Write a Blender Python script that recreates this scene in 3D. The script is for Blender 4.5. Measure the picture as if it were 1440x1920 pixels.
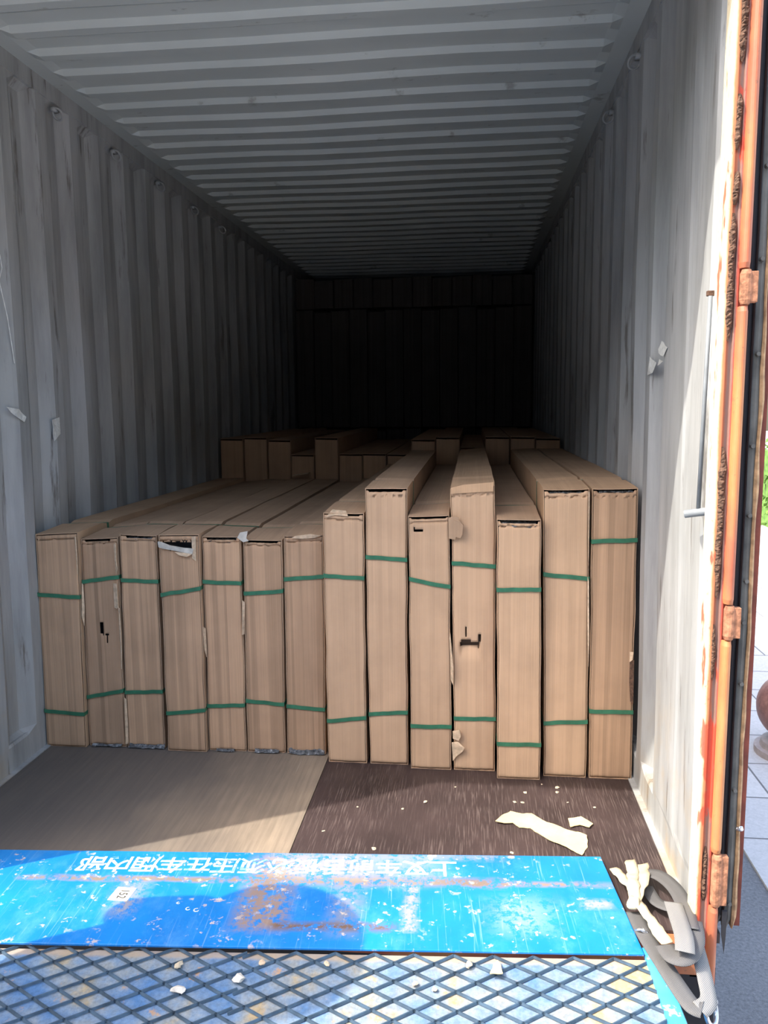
import bpy, bmesh, math, random
from mathutils import Vector, Matrix, noise

random.seed(7)
for o in list(bpy.data.objects):
    bpy.data.objects.remove(o)
C = bpy.context.scene.collection
scene = bpy.context.scene

# ------------------------------------------------------------------ camera
# world: X across the container (left wall 0, right wall 2.35), Y into it, floor z = 0
cam_d = bpy.data.cameras.new('camera')
cam = bpy.data.objects.new('camera', cam_d)
C.objects.link(cam)
F = Vector((-0.10924534, 0.98513795, -0.1325469))
RT = Vector((0.99400088, 0.10897438, -0.00931877))
UP = Vector((-0.00526394, 0.13276977, 0.99113293))
cam.matrix_world = Matrix(((RT.x, UP.x, -F.x, 1.7541), (RT.y, UP.y, -F.y, 0.0),
                           (RT.z, UP.z, -F.z, 1.4059), (0, 0, 0, 1)))
cam_d.sensor_fit = 'VERTICAL'
cam_d.sensor_height = 36.0
cam_d.lens = 1491.4 / 1920 * 36.0
cam_d.clip_start = 0.02
cam_d.clip_end = 500
scene.camera = cam

# ------------------------------------------------------------------ light
w = bpy.data.worlds.new('sky')
scene.world = w
w.use_nodes = True
nt = w.node_tree
sky = nt.nodes.new('ShaderNodeTexSky')
sky.sky_type = 'NISHITA'
sky.sun_disc = False
sky.sun_elevation = math.radians(53.8)
sky.sun_rotation = math.radians(241.2)
sky.air_density = 1.4
sky.dust_density = 3.5
sky.ozone_density = 0.6
bg = nt.nodes['Background']
bg.inputs['Strength'].default_value = 0.44
nt.links.new(sky.outputs[0], bg.inputs[0])

sun_d = bpy.data.lights.new('sun', 'SUN')
sun_d.energy = 3.9
sun_d.angle = math.radians(0.55)
sun_d.color = (1.0, 0.95, 0.86)
sun = bpy.data.objects.new('sun', sun_d)
C.objects.link(sun)
sun.location = (-4, -2, 8)
sun.rotation_euler = Vector((1.0, 0.55, -1.56)).to_track_quat('-Z', 'Y').to_euler()

scene.view_settings.view_transform = 'Standard'
scene.view_settings.look = 'None'
scene.view_settings.gamma = 1.0
scene.view_settings.use_curve_mapping = False
scene.view_settings.exposure = 0.75
try:
    scene.cycles.max_bounces = 8
    scene.cycles.diffuse_bounces = 3
except Exception:
    pass

# ------------------------------------------------------------------ helpers
class NM:
    """small node-material writer; object coordinates"""
    def __init__(self, name, rough=0.8, metal=0.0, spec=0.5):
        m = bpy.data.materials.new(name)
        m.use_nodes = True
        self.m = m
        self.t = m.node_tree
        self.b = self.t.nodes['Principled BSDF']
        self.b.inputs['Roughness'].default_value = rough
        self.b.inputs['Metallic'].default_value = metal
        self.b.inputs['Specular IOR Level'].default_value = spec
        self.tc = self.t.nodes.new('ShaderNodeTexCoord')
        self.seedv = None

    def n(self, k, **kw):
        x = self.t.nodes.new(k)
        for a, b in kw.items():
            setattr(x, a, b)
        return x

    def l(self, a, b):
        self.t.links.new(a, b)

    def coords(self, scale=(1, 1, 1), rot=(0, 0, 0), loc=(0, 0, 0), seed=False):
        mp = self.n('ShaderNodeMapping')
        mp.inputs['Scale'].default_value = scale
        mp.inputs['Rotation'].default_value = rot
        mp.inputs['Location'].default_value = loc
        src = self.tc.outputs['Object']
        if seed:
            oi = self.n('ShaderNodeObjectInfo')
            mu = self.n('ShaderNodeMath', operation='MULTIPLY')
            mu.inputs[1].default_value = 37.0
            self.l(oi.outputs['Random'], mu.inputs[0])
            va = self.n('ShaderNodeVectorMath', operation='ADD')
            self.l(src, va.inputs[0])
            self.l(mu.outputs[0], va.inputs[1])
            src = va.outputs[0]
        self.l(src, mp.inputs[0])
        return mp.outputs[0]

    def noise(self, scale, detail=4, rough=0.55, stretch=(1, 1, 1), seed=False, dist=0.0, rot=(0, 0, 0), loc=(0, 0, 0)):
        x = self.n('ShaderNodeTexNoise')
        x.inputs['Scale'].default_value = scale
        x.inputs['Detail'].default_value = detail
        x.inputs['Roughness'].default_value = rough
        x.inputs['Distortion'].default_value = dist
        self.l(self.coords(stretch, rot, loc, seed), x.inputs['Vector'])
        return x.outputs['Fac']

    def ramp(self, fac, stops):
        r = self.n('ShaderNodeValToRGB')
        e = r.color_ramp.elements
        while len(e) < len(stops):
            e.new(0.5)
        for i, (p, c) in enumerate(stops):
            e[i].position = p
            e[i].color = (c[0], c[1], c[2], 1) if isinstance(c, (tuple, list)) else (c, c, c, 1)
        self.l(fac, r.inputs[0])
        return r.outputs[0]

    def mix(self, fac, a, b, mode='MIX'):
        x = self.n('ShaderNodeMix', data_type='RGBA', blend_type=mode)
        for s, v in ((x.inputs[0], fac), (x.inputs[6], a), (x.inputs[7], b)):
            if isinstance(v, (int, float)):
                s.default_value = v
            elif isinstance(v, tuple):
                s.default_value = (*v, 1)
            else:
                self.l(v, s)
        return x.outputs[2]

    def math(self, op, a, b=0.0, clamp=False):
        x = self.n('ShaderNodeMath', operation=op)
        x.use_clamp = clamp
        for s, v in ((x.inputs[0], a), (x.inputs[1], b)):
            if isinstance(v, (int, float)):
                s.default_value = v
            else:
                self.l(v, s)
        return x.outputs[0]

    def axis(self, i, rot=(0, 0, 0), loc=(0, 0, 0)):
        s = self.n('ShaderNodeSeparateXYZ')
        self.l(self.coords((1, 1, 1), rot, loc), s.inputs[0])
        return s.outputs[i]

    def band(self, v, lo, hi, soft):
        """1 inside lo..hi"""
        a = self.n('ShaderNodeMapRange')
        a.inputs[1].default_value = lo - soft
        a.inputs[2].default_value = lo + soft
        self.l(v, a.inputs[0])
        b = self.n('ShaderNodeMapRange')
        b.inputs[1].default_value = hi - soft
        b.inputs[2].default_value = hi + soft
        b.inputs[3].default_value = 1
        b.inputs[4].default_value = 0
        self.l(v, b.inputs[0])
        return self.math('MULTIPLY', a.outputs[0], b.outputs[0])

    def color(self, c):
        if isinstance(c, tuple):
            self.b.inputs['Base Color'].default_value = (*c, 1)
        else:
            self.l(c, self.b.inputs['Base Color'])
        return self

    def bump(self, h, strength=0.3, dist=0.005):
        x = self.n('ShaderNodeBump')
        x.inputs['Strength'].default_value = strength
        x.inputs['Distance'].default_value = dist
        self.l(h, x.inputs['Height'])
        self.l(x.outputs[0], self.b.inputs['Normal'])
        return self


def simple(name, col, rough=0.7, metal=0.0, var=0.18, scale=18, bump=0.0, spec=0.5):
    m = NM(name, rough, metal, spec)
    f = m.noise(scale, 5)
    d = tuple(max(0, c * (1 - var)) for c in col)
    l_ = tuple(min(1, c * (1 + var)) for c in col)
    m.color(m.ramp(f, [(0.3, d), (0.7, l_)]))
    if bump:
        m.bump(f, bump)
    return m.m


def link(name, me, mat=None, parent=None, smooth=False):
    o = bpy.data.objects.new(name, me)
    C.objects.link(o)
    if mat:
        me.materials.append(mat)
    if parent:
        o.parent = parent
    if smooth:
        for p in me.polygons:
            p.use_smooth = True
    return o


def obj(name, bm, mat=None, parent=None, smooth=False):
    me = bpy.data.meshes.new(name)
    bmesh.ops.recalc_face_normals(bm, faces=bm.faces[:])
    bm.to_mesh(me)
    bm.free()
    return link(name, me, mat, parent, smooth)


def tag(o, label=None, cat=None, group=None, kind=None):
    if label: o['label'] = label
    if cat: o['category'] = cat
    if group: o['group'] = group
    if kind: o['kind'] = kind
    return o


def empty(name, loc=(0, 0, 0), rz=0.0):
    o = bpy.data.objects.new(name, None)
    o.empty_display_size = 0.1
    C.objects.link(o)
    o.location = loc
    o.rotation_euler = (0, 0, rz)
    return o


def box(bm, x0, x1, y0, y1, z0, z1, bev=0.0):
    vs = [bm.verts.new(p) for p in ((x0, y0, z0), (x1, y0, z0), (x1, y1, z0), (x0, y1, z0),
                                    (x0, y0, z1), (x1, y0, z1), (x1, y1, z1), (x0, y1, z1))]
    fs = [bm.faces.new([vs[i] for i in f]) for f in ((3, 2, 1, 0), (4, 5, 6, 7), (0, 1, 5, 4), (1, 2, 6, 5), (2, 3, 7, 6), (3, 0, 4, 7))]
    if bev:
        es = set()
        for f in fs:
            es.update(f.edges)
        bmesh.ops.bevel(bm, geom=list(es), offset=bev, segments=2, affect='EDGES', profile=0.6)
    return bm


def BX(*a, **k):
    return box(bmesh.new(), *a, **k)


def tube(bm, pts, r, seg=10, cap=True, radii=None):
    pts = [Vector(p) for p in pts]
    rings = []
    n0 = None
    for i, p in enumerate(pts):
        if i == 0: d = pts[1] - pts[0]
        elif i == len(pts) - 1: d = pts[-1] - pts[-2]
        else: d = (pts[i + 1] - pts[i - 1])
        d.normalize()
        if n0 is None:
            n0 = d.orthogonal().normalized()
        n0 = (n0 - d * n0.dot(d)).normalized()
        b = d.cross(n0)
        rr = radii[i] if radii else r
        rings.append([bm.verts.new(p + (n0 * math.cos(t) + b * math.sin(t)) * rr)
                      for t in [2 * math.pi * k / seg for k in range(seg)]])
    for a, b in zip(rings, rings[1:]):
        for k in range(seg):
            bm.faces.new((a[k], a[(k + 1) % seg], b[(k + 1) % seg], b[k]))
    if cap:
        bm.faces.new(rings[0][::-1])
        bm.faces.new(rings[-1])
    return bm


def ring_tube(bm, c, R, r, axis, seg=20, sub=8, a0=0, a1=2 * math.pi):
    axis = Vector(axis).normalized()
    u = axis.orthogonal().normalized()
    v = axis.cross(u)
    full = abs(a1 - a0 - 2 * math.pi) < 1e-4
    n = seg if full else seg + 1
    rings = []
    for i in range(n):
        t = a0 + (a1 - a0) * i / seg
        rad = u * math.cos(t) + v * math.sin(t)
        p = Vector(c) + rad * R
        rings.append([bm.verts.new(p + (rad * math.cos(s) + axis * math.sin(s)) * r) for s in [2 * math.pi * k / sub for k in range(sub)]])
    m = n if full else n - 1
    for i in range(m):
        a, b = rings[i], rings[(i + 1) % n]
        for k in range(sub):
            bm.faces.new((a[k], a[(k + 1) % sub], b[(k + 1) % sub], b[k]))
    return bm


def prism(bm, poly, z0, z1):
    """poly: list of (x, y); extruded up"""
    a = [bm.verts.new((x, y, z0)) for x, y in poly]
    b = [bm.verts.new((x, y, z1)) for x, y in poly]
    bm.faces.new(a[::-1])
    bm.faces.new(b)
    for i in range(len(poly)):
        j = (i + 1) % len(poly)
        bm.faces.new((a[i], a[j], b[j], b[i]))
    return bm


def solid(o, t, off=-1):
    m = o.modifiers.new('thickness', 'SOLIDIFY')
    m.thickness = t
    m.offset = off
    return o


def nz(p, s, seed=0.0):
    return noise.noise(Vector((p[0] * s + seed, p[1] * s - seed * 0.7, p[2] * s + seed * 1.3)))

# ------------------------------------------------------------------ materials
def wall_paint():
    m = NM('grey_container_paint', 0.55)
    base = m.ramp(m.noise(1.3, 4), [(0.3, (0.36, 0.37, 0.36)), (0.7, (0.43, 0.43, 0.425))])
    tone = m.ramp(m.noise(3.0, 6, 0.65, stretch=(1, 3, 0.35)), [(0.35, 0.66), (0.6, 1.0)])
    base = m.mix(1.0, base, tone, 'MULTIPLY')
    # dark scuffs that run down the grooves
    sc = m.ramp(m.noise(9.0, 6, 0.65, stretch=(1, 2.2, 0.22), loc=(3, 1, 2)), [(0.60, 0.0), (0.68, 1.0)])
    base = m.mix(m.math('MULTIPLY', sc, 0.75), base, (0.09, 0.075, 0.06))
    # bare pale scratches
    sp = m.ramp(m.noise(14.0, 8, 0.7, stretch=(1, 1, 0.5), loc=(7, 0, 4)), [(0.70, 0.0), (0.73, 1.0)])
    base = m.mix(m.math('MULTIPLY', sp, 0.7), base, (0.66, 0.64, 0.58))
    # rusty dirt low on the walls near the sill
    z = m.axis(2)
    y = m.axis(1)
    low = m.math('MULTIPLY', m.band(z, -0.5, 0.32, 0.3), m.band(y, 0.0, 2.75, 0.25))
    dn = m.ramp(m.noise(5.0, 6, 0.65, loc=(1, 5, 2)), [(0.48, 0.0), (0.62, 1.0)])
    base = m.mix(m.math('MULTIPLY', m.math('MULTIPLY', low, dn), 0.55), base, (0.42, 0.30, 0.16))
    m.color(base)
    m.bump(m.noise(5, 6), 0.25, 0.006)
    return m.m


def roof_paint():
    m = NM('grey_roof_paint', 0.5)
    base = m.ramp(m.noise(1.6, 4), [(0.3, (0.43, 0.465, 0.45)), (0.7, (0.50, 0.53, 0.51))])
    sc = m.ramp(m.noise(6.0, 6, 0.6, stretch=(1, 1.6, 1), loc=(2.3, 0, 0)), [(0.645, 0.0), (0.70, 1.0)])
    base = m.mix(m.math('MULTIPLY', sc, 0.6), base, (0.16, 0.14, 0.12))
    sp = m.ramp(m.noise(9.0, 8, 0.7, stretch=(1, 2, 1), loc=(5, 4, 1)), [(0.71, 0.0), (0.73, 1.0)])
    base = m.mix(sp, base, (0.7, 0.69, 0.64))
    m.color(base)
    m.bump(m.noise(4, 6), 0.2, 0.006)
    return m.m


def card_mat(name, base=(0.65, 0.425, 0.265), lines=0.26, bands=0.34):
    m = NM(name, 0.85, spec=0.25)
    oi = m.n('ShaderNodeObjectInfo')
    tint = m.ramp(oi.outputs['Random'], [(0.0, (0.90, 0.90, 0.90)), (0.5, (1.0, 1.0, 1.0)), (1.0, (1.05, 1.03, 0.98))])
    b1 = m.noise(1.0, 2, stretch=(15, 0.15, 0.12), seed=True)
    b = m.ramp(b1, [(0.36, 1 - bands), (0.39, 1 - bands * 0.2), (0.49, 1.0), (0.505, 1 - bands * 0.6), (0.58, 1 - bands * 0.4), (0.60, 1 + bands * 0.2)])
    f1 = m.noise(1.0, 2, stretch=(330, 0.3, 1.6), seed=True)
    f = m.ramp(f1, [(0.3, 1 - lines), (0.7, 1 + lines * 0.5)])
    c = m.mix(1.0, base, b, 'MULTIPLY')
    c = m.mix(1.0, c, f, 'MULTIPLY')
    c = m.mix(1.0, c, tint, 'MULTIPLY')
    st = m.ramp(m.noise(5, 5, seed=True), [(0.30, 0.86), (0.6, 1.0)])
    c = m.mix(1.0, c, st, 'MULTIPLY')
    m.color(c)
    m.bump(m.math('ADD', f1, m.math('MULTIPLY', b1, 2.0)), 0.35, 0.002)
    return m.m


def plate_mat():
    m = NM('worn_blue_paint', 0.42)
    blue = m.ramp(m.noise(3.5, 5), [(0.3, (0.004, 0.16, 0.50)), (0.7, (0.008, 0.23, 0.64))])
    fade = m.ramp(m.noise(7, 8, 0.75, stretch=(1, 0.6, 1), loc=(2, 1, 0)), [(0.50, 0.0), (0.72, 0.45)])
    blue = m.mix(fade, blue, (0.12, 0.36, 0.68))
    # scratches, mostly along the travel direction
    s1 = m.ramp(m.noise(1.0, 3, 0.5, stretch=(70, 2.2, 1), rot=(0, 0, 0.25), dist=2.5), [(0.64, 0.0), (0.76, 0.25)])
    s2 = m.ramp(m.noise(1.0, 3, 0.5, stretch=(55, 1.8, 1), rot=(0, 0, -0.45), dist=2.5), [(0.64, 0.0), (0.76, 0.30)])
    blue = m.mix(s1, blue, (0.50, 0.62, 0.72))
    blue = m.mix(s2, blue, (0.50, 0.62, 0.72))
    X, Y = m.axis(0), m.axis(1)
    wob = m.math('MULTIPLY', m.math('SUBTRACT', m.noise(7, 4), 0.5), 0.07)
    Yw = m.math('ADD', Y, m.math('MULTIPLY', wob, 0.35))
    Xw = m.math('ADD', X, wob)
    tex = m.ramp(m.noise(38, 6, 0.75), [(0.42, 0.05), (0.52, 1.0)])
    big = m.ramp(m.noise(4.5, 5, 0.6, loc=(4, 2, 0)), [(0.40, 0.1), (0.55, 1.0)])
    # worn line where the lip is bent
    line = m.math('MULTIPLY', m.band(Yw, 0.262, 0.286, 0.008), tex)
    line = m.math('MULTIPLY', line, m.band(Xw, -1.62, -0.02, 0.12))
    blue = m.mix(m.math('MULTIPLY', line, 0.95), blue, (0.26, 0.19, 0.15))
    # bare rusty patches
    def patch(x0, x1, y0, y1, col, k=0.9, soft=0.03):
        nonlocal blue
        p = m.math('MULTIPLY', m.band(Xw, x0, x1, soft), m.band(Yw, y0, y1, soft * 0.8))
        p = m.math('MULTIPLY', m.math('MULTIPLY', p, tex), k)
        blue = m.mix(p, blue, col)
    patch(-1.06, -0.92, 0.05, 0.40, (0.30, 0.20, 0.13))
    patch(-0.80, -0.72, 0.03, 0.27, (0.28, 0.24, 0.19), 0.6)
    patch(-0.60, -0.565, 0.05, 0.28, (0.33, 0.29, 0.22), 0.85, 0.012)
    patch(-0.96, -0.62, 0.055, 0.085, (0.16, 0.10, 0.07), 1.0, 0.016)
    patch(-1.06, -0.30, 0.255, 0.30, (0.20, 0.15, 0.12), 0.9, 0.015)
    patch(-1.75, -1.10, 0.262, 0.282, (0.22, 0.18, 0.14), 0.9, 0.010)
    patch(-1.02, -0.72, 0.30, 0.425, (0.36, 0.29, 0.23), 0.6, 0.03)
    patch(-0.72, -0.30, 0.39, 0.425, (0.30, 0.26, 0.22), 0.5, 0.015)
    patch(-0.35, -0.20, 0.06, 0.20, (0.50, 0.45, 0.36), 0.35, 0.05)
    patch(-1.42, -1.36, 0.10, 0.27, (0.42, 0.33, 0.22), 0.65, 0.03)
    patch(-0.98, -0.50, 0.27, 0.42, (0.36, 0.34, 0.32), 0.5, 0.05)
    patch(-0.10, -0.02, 0.17, 0.20, (0.50, 0.36, 0.18), 0.7, 0.02)
    sp = m.ramp(m.noise(38, 5, 0.6, loc=(3, 3, 0)), [(0.60, 0.0), (0.66, 1.0)])
    blue = m.mix(m.math('MULTIPLY', m.math('MULTIPLY', sp, big), 0.8), blue, (0.62, 0.50, 0.38))
    m.color(blue)
    m.bump(m.noise(25, 6), 0.15, 0.003)
    return m.m


def deck_mat():
    m = NM('dusty_blue_deck', 0.8)
    a = m.ramp(m.noise(5, 6, 0.6), [(0.36, (0.07, 0.165, 0.33)), (0.46, (0.16, 0.23, 0.32)), (0.54, (0.24, 0.26, 0.26)), (0.60, (0.37, 0.285, 0.165))])
    g = m.ramp(m.noise(90, 5, 0.7), [(0.35, 0.75), (0.65, 1.1)])
    a = m.mix(1.0, a, g, 'MULTIPLY')
    yd_ = m.math('ADD', m.axis(1), m.math('MULTIPLY', m.noise(30, 4), 0.012))
    a = m.mix(m.math('MULTIPLY', m.band(yd_, -0.030, 0.05, 0.005), 0.8), a, (0.34, 0.26, 0.18))
    rs = m.ramp(m.noise(16, 6, 0.65, loc=(5, 0, 0)), [(0.62, 0.0), (0.68, 0.8)])
    a = m.mix(rs, a, (0.42, 0.24, 0.11))
    m.color(a)
    m.bump(m.noise(60, 5), 0.4, 0.003)
    return m.m


def side_blue():
    m = NM('chipped_blue_paint', 0.45)
    a = m.ramp(m.noise(6, 5), [(0.3, (0.02, 0.30, 0.66)), (0.7, (0.10, 0.42, 0.78))])
    rs = m.ramp(m.noise(24, 5, 0.6), [(0.60, 0.0), (0.64, 0.9)])
    a = m.mix(rs, a, (0.50, 0.34, 0.24))
    m.color(a)
    return m.m


def ply_worn():
    m = NM('worn_plywood', 0.75)
    a = m.ramp(m.noise(2.2, 6, 0.6, stretch=(1.2, 0.7, 1)), [(0.30, (0.22, 0.17, 0.125)), (0.55, (0.31, 0.24, 0.17)), (0.75, (0.38, 0.295, 0.205))])
    s = m.ramp(m.noise(1.0, 4, 0.6, stretch=(60, 3, 1), rot=(0, 0, 0.35)), [(0.35, 0.80), (0.65, 1.08)])
    a = m.mix(1.0, a, s, 'MULTIPLY')
    s2 = m.ramp(m.noise(1.0, 3, 0.5, stretch=(70, 2.4, 1), rot=(0, 0, -0.3)), [(0.70, 0.0), (0.74, 0.4)])
    a = m.mix(s2, a, (0.55, 0.47, 0.38))
    # left side painted darker and greyer to deepen the shade there
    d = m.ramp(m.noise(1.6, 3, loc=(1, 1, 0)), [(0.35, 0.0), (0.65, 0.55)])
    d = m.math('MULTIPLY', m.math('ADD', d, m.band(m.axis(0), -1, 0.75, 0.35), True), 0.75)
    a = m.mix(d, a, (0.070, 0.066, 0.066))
    m.color(a)
    m.bump(m.noise(1.0, 3, stretch=(80, 6, 1)), 0.2, 0.002)
    return m.m


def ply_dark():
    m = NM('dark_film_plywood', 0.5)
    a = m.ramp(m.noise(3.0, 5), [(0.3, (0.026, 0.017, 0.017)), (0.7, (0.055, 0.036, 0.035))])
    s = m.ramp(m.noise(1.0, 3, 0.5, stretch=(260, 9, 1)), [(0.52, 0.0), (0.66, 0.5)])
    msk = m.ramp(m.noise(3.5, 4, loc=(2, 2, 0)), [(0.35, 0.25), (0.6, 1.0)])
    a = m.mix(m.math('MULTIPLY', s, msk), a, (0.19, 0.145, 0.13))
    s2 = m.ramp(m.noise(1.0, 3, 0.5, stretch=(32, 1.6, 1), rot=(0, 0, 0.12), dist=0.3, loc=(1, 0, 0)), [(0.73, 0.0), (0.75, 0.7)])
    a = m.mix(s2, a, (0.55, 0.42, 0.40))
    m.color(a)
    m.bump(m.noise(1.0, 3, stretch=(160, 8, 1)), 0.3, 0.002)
    return m.m


def post_mat():
    """painted post: cream inside paint running over, orange paint, bare brown rust and a red band"""
    m = NM('weathered_orange_post_paint', 0.6)
    X, Z = m.axis(0), m.axis(2)
    wob = m.math('MULTIPLY', m.math('SUBTRACT', m.noise(5, 6, 0.65, stretch=(1, 1, 0.6)), 0.5), 0.022)
    xw = m.math('ADD', X, wob)
    r = m.n('ShaderNodeMapRange')
    r.inputs[1].default_value = 2.330
    r.inputs[2].default_value = 2.400
    m.l(xw, r.inputs[0])
    c = m.ramp(r.outputs[0], [(0.0, (0.72, 0.64, 0.46)), (0.15, (0.70, 0.58, 0.38)), (0.21, (0.55, 0.22, 0.09)),
                              (0.34, (0.50, 0.17, 0.08)), (0.42, (0.24, 0.15, 0.12)), (0.52, (0.28, 0.15, 0.12)),
                              (0.58, (0.48, 0.09, 0.06)), (0.68, (0.50, 0.12, 0.07)), (0.80, (0.54, 0.20, 0.09)), (1.0, (0.48, 0.17, 0.08))])
    red = m.ramp(m.noise(4.5, 5, 0.6, stretch=(3, 3, 0.8), loc=(9, 3, 1)), [(0.60, 0.0), (0.63, 0.85)])
    c = m.mix(red, c, (0.62, 0.07, 0.03))
    ru = m.ramp(m.noise(70, 6, 0.7, stretch=(1, 1, 0.5)), [(0.60, 0.0), (0.68, 0.6)])
    c = m.mix(ru, c, (0.17, 0.09, 0.05))
    m.color(c)
    m.bump(m.noise(60, 6), 0.4, 0.002)
    return m.m


def orange_mat():
    m = NM('faded_orange_paint', 0.55)
    c = m.ramp(m.noise(7, 6, 0.6, stretch=(1, 1, 0.35)), [(0.30, (0.34, 0.08, 0.045)), (0.45, (0.42, 0.13, 0.065)), (0.58, (0.48, 0.19, 0.07)), (0.72, (0.52, 0.26, 0.10))])
    ru = m.ramp(m.noise(40, 6, 0.7), [(0.62, 0.0), (0.68, 0.7)])
    c = m.mix(ru, c, (0.20, 0.10, 0.06))
    m.color(c)
    m.bump(m.noise(50, 6), 0.3, 0.002)
    return m.m


def ground_mat():
    m = NM('rough_asphalt', 0.9)
    c = m.ramp(m.noise(60, 6, 0.75), [(0.35, (0.11, 0.11, 0.12)), (0.6, (0.19, 0.19, 0.20)), (0.75, (0.32, 0.31, 0.31))])
    b = m.ramp(m.noise(0.8, 4), [(0.3, 0.8), (0.7, 1.1)])
    m.color(m.mix(1.0, c, b, 'MULTIPLY'))
    m.bump(m.noise(60, 6), 0.6, 0.01)
    return m.m


def paver_mat():
    m = NM('grey_stone_pavers', 0.8)
    br = m.n('ShaderNodeTexBrick')
    br.inputs['Scale'].default_value = 1.0
    br.inputs['Brick Width'].default_value = 1.1
    br.inputs['Row Height'].default_value = 0.55
    br.inputs['Mortar Size'].default_value = 0.008
    br.inputs['Color1'].default_value = (0.50, 0.47, 0.46, 1)
    br.inputs['Color2'].default_value = (0.42, 0.40, 0.40, 1)
    br.inputs['Mortar'].default_value = (0.13, 0.12, 0.12, 1)
    m.l(m.coords(), br.inputs['Vector'])
    g = m.ramp(m.noise(40, 6, 0.7), [(0.3, 0.85), (0.7, 1.1)])
    m.color(m.mix(1.0, br.outputs['Color'], g, 'MULTIPLY'))
    return m.m


def webbing_mat(name, a, b):
    m = NM(name, 0.7)
    wv = m.n('ShaderNodeTexWave')
    wv.inputs['Scale'].default_value = 110
    m.l(m.coords(rot=(0, 0, 0.7)), wv.inputs['Vector'])
    m.color(m.mix(wv.outputs['Fac'], a, b))
    m.bump(wv.outputs['Fac'], 0.4, 0.001)
    return m.m


def film_mat():
    m = NM('crinkled_clear_film', 0.12, spec=0.8)
    m.color(m.ramp(m.noise(60, 5, 0.7, seed=True), [(0.40, (0.05, 0.055, 0.06)), (0.55, (0.14, 0.15, 0.16)), (0.68, (0.45, 0.46, 0.47))]))
    m.bump(m.noise(55, 5, 0.7, seed=True), 1.0, 0.01)
    return m.m


M = dict(wall=wall_paint(), roof=roof_paint(), card=card_mat('cardboard_end', lines=0.07, bands=0.09), cardd=card_mat('grey_brown_cardboard_shaded', (0.13, 0.108, 0.10), 0.12, 0.25), cardc=card_mat('creased_cardboard_end', (0.57, 0.36, 0.22), 0.12, 0.32),  # cardd: greyer rear board, colour darkened to stand in for depth shade
         cardtop=card_mat('cardboard_side', (0.52, 0.345, 0.22), 0.04, 0.08),
         plate=plate_mat(), deck=deck_mat(), sideblue=side_blue(), ply=ply_worn(), plyd=ply_dark(),
         post=post_mat(), orange=orange_mat(), ground=ground_mat(), paver=paver_mat(), film=film_mat(),
         web=webbing_mat('grey_webbing', (0.065, 0.064, 0.065), (0.13, 0.128, 0.127)),
         cloth=simple('cream_cloth', (0.52, 0.43, 0.28), 0.9, bump=0.3),
         strap=simple('green_plastic_band', (0.035, 0.16, 0.085), 0.38, var=0.25, scale=30),
         torn=simple('torn_cardboard_edge', (0.62, 0.46, 0.31), 0.9, var=0.25, scale=60, bump=0.4),
         inner=simple('shaded_inner_cardboard', (0.16, 0.10, 0.065), 0.9),  # board colour darkened to give the shade inside torn holes
         innerdark=simple('dark_wrapped_contents', (0.02, 0.022, 0.028), 0.3),
         foam=simple('white_foam', (0.58, 0.54, 0.47), 0.9, bump=0.5, scale=50),
         knuckle=simple('rust_bitten_orange', (0.34, 0.15, 0.08), 0.85, var=0.5, scale=60, bump=0.7),
         rust=simple('flaking_rust', (0.11, 0.060, 0.038), 0.95, var=0.55, scale=120, bump=0.8),
         gasket=simple('black_door_rubber', (0.018, 0.018, 0.022), 0.6),
         retainer=simple('dull_grey_metal_strip', (0.11, 0.11, 0.10), 0.55, var=0.4, scale=14),
         tan=simple('peeling_tan_edge', (0.40, 0.25, 0.13), 0.8, var=0.4, scale=40, bump=0.5),
         dred=simple('dark_red_door_paint', (0.16, 0.035, 0.02), 0.6, var=0.35),
         steel=simple('zinc_steel', (0.55, 0.57, 0.60), 0.32, 0.9),
         greymetal=simple('painted_grey_rod', (0.20, 0.22, 0.235), 0.5),
         meshbar=simple('worn_blue_grey_steel_mesh', (0.045, 0.08, 0.12), 0.55, 0.2, var=0.45, scale=22),
         paper=simple('yellow_kraft_scrap', (0.70, 0.54, 0.28), 0.9, var=0.08),
         chip=simple('pale_debris', (0.50, 0.42, 0.30), 0.9, var=0.2, bump=0.4),
         white=simple('white_letter_paint', (0.72, 0.80, 0.86), 0.7),
         sticker=simple('cream_sticker', (0.66, 0.62, 0.48), 0.7, var=0.05),
         ink=simple('black_ink', (0.03, 0.03, 0.04), 0.7),
         tape=simple('white_tape_scrap', (0.72, 0.72, 0.68), 0.35, bump=0.6, scale=60),
         stone=simple('red_brown_stone', (0.26, 0.12, 0.10), 0.45, var=0.3, scale=30),
         stoneb=simple('grey_stone_base', (0.30, 0.24, 0.23), 0.6),
         leaf=simple('hedge_leaves', (0.10, 0.20, 0.03), 0.8, var=0.5, scale=8, bump=0.5))

# ------------------------------------------------------------------ container shell
Y0, Y1, H = 2.00, 13.95, 2.738
P = 0.272


def wall_x(side, z):
    """the sides belly out a little toward the floor"""
    f = max(0.0, 1 - z / 1.3) * 0.020
    return -f if side < 0 else 2.352 + f * 0.8


def wall_profile(phase, front):
    pts = list(front)
    y = phase
    while y < Y1 - 0.3:
        # inner flat ends at y, goes out, flat, returns
        pts += [(y, 0.0), (y + 0.068, -0.036), (y + 0.134, -0.036), (y + 0.202, 0.0)]
        y += P
    pts.append((Y1, 0.0))
    return pts


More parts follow.
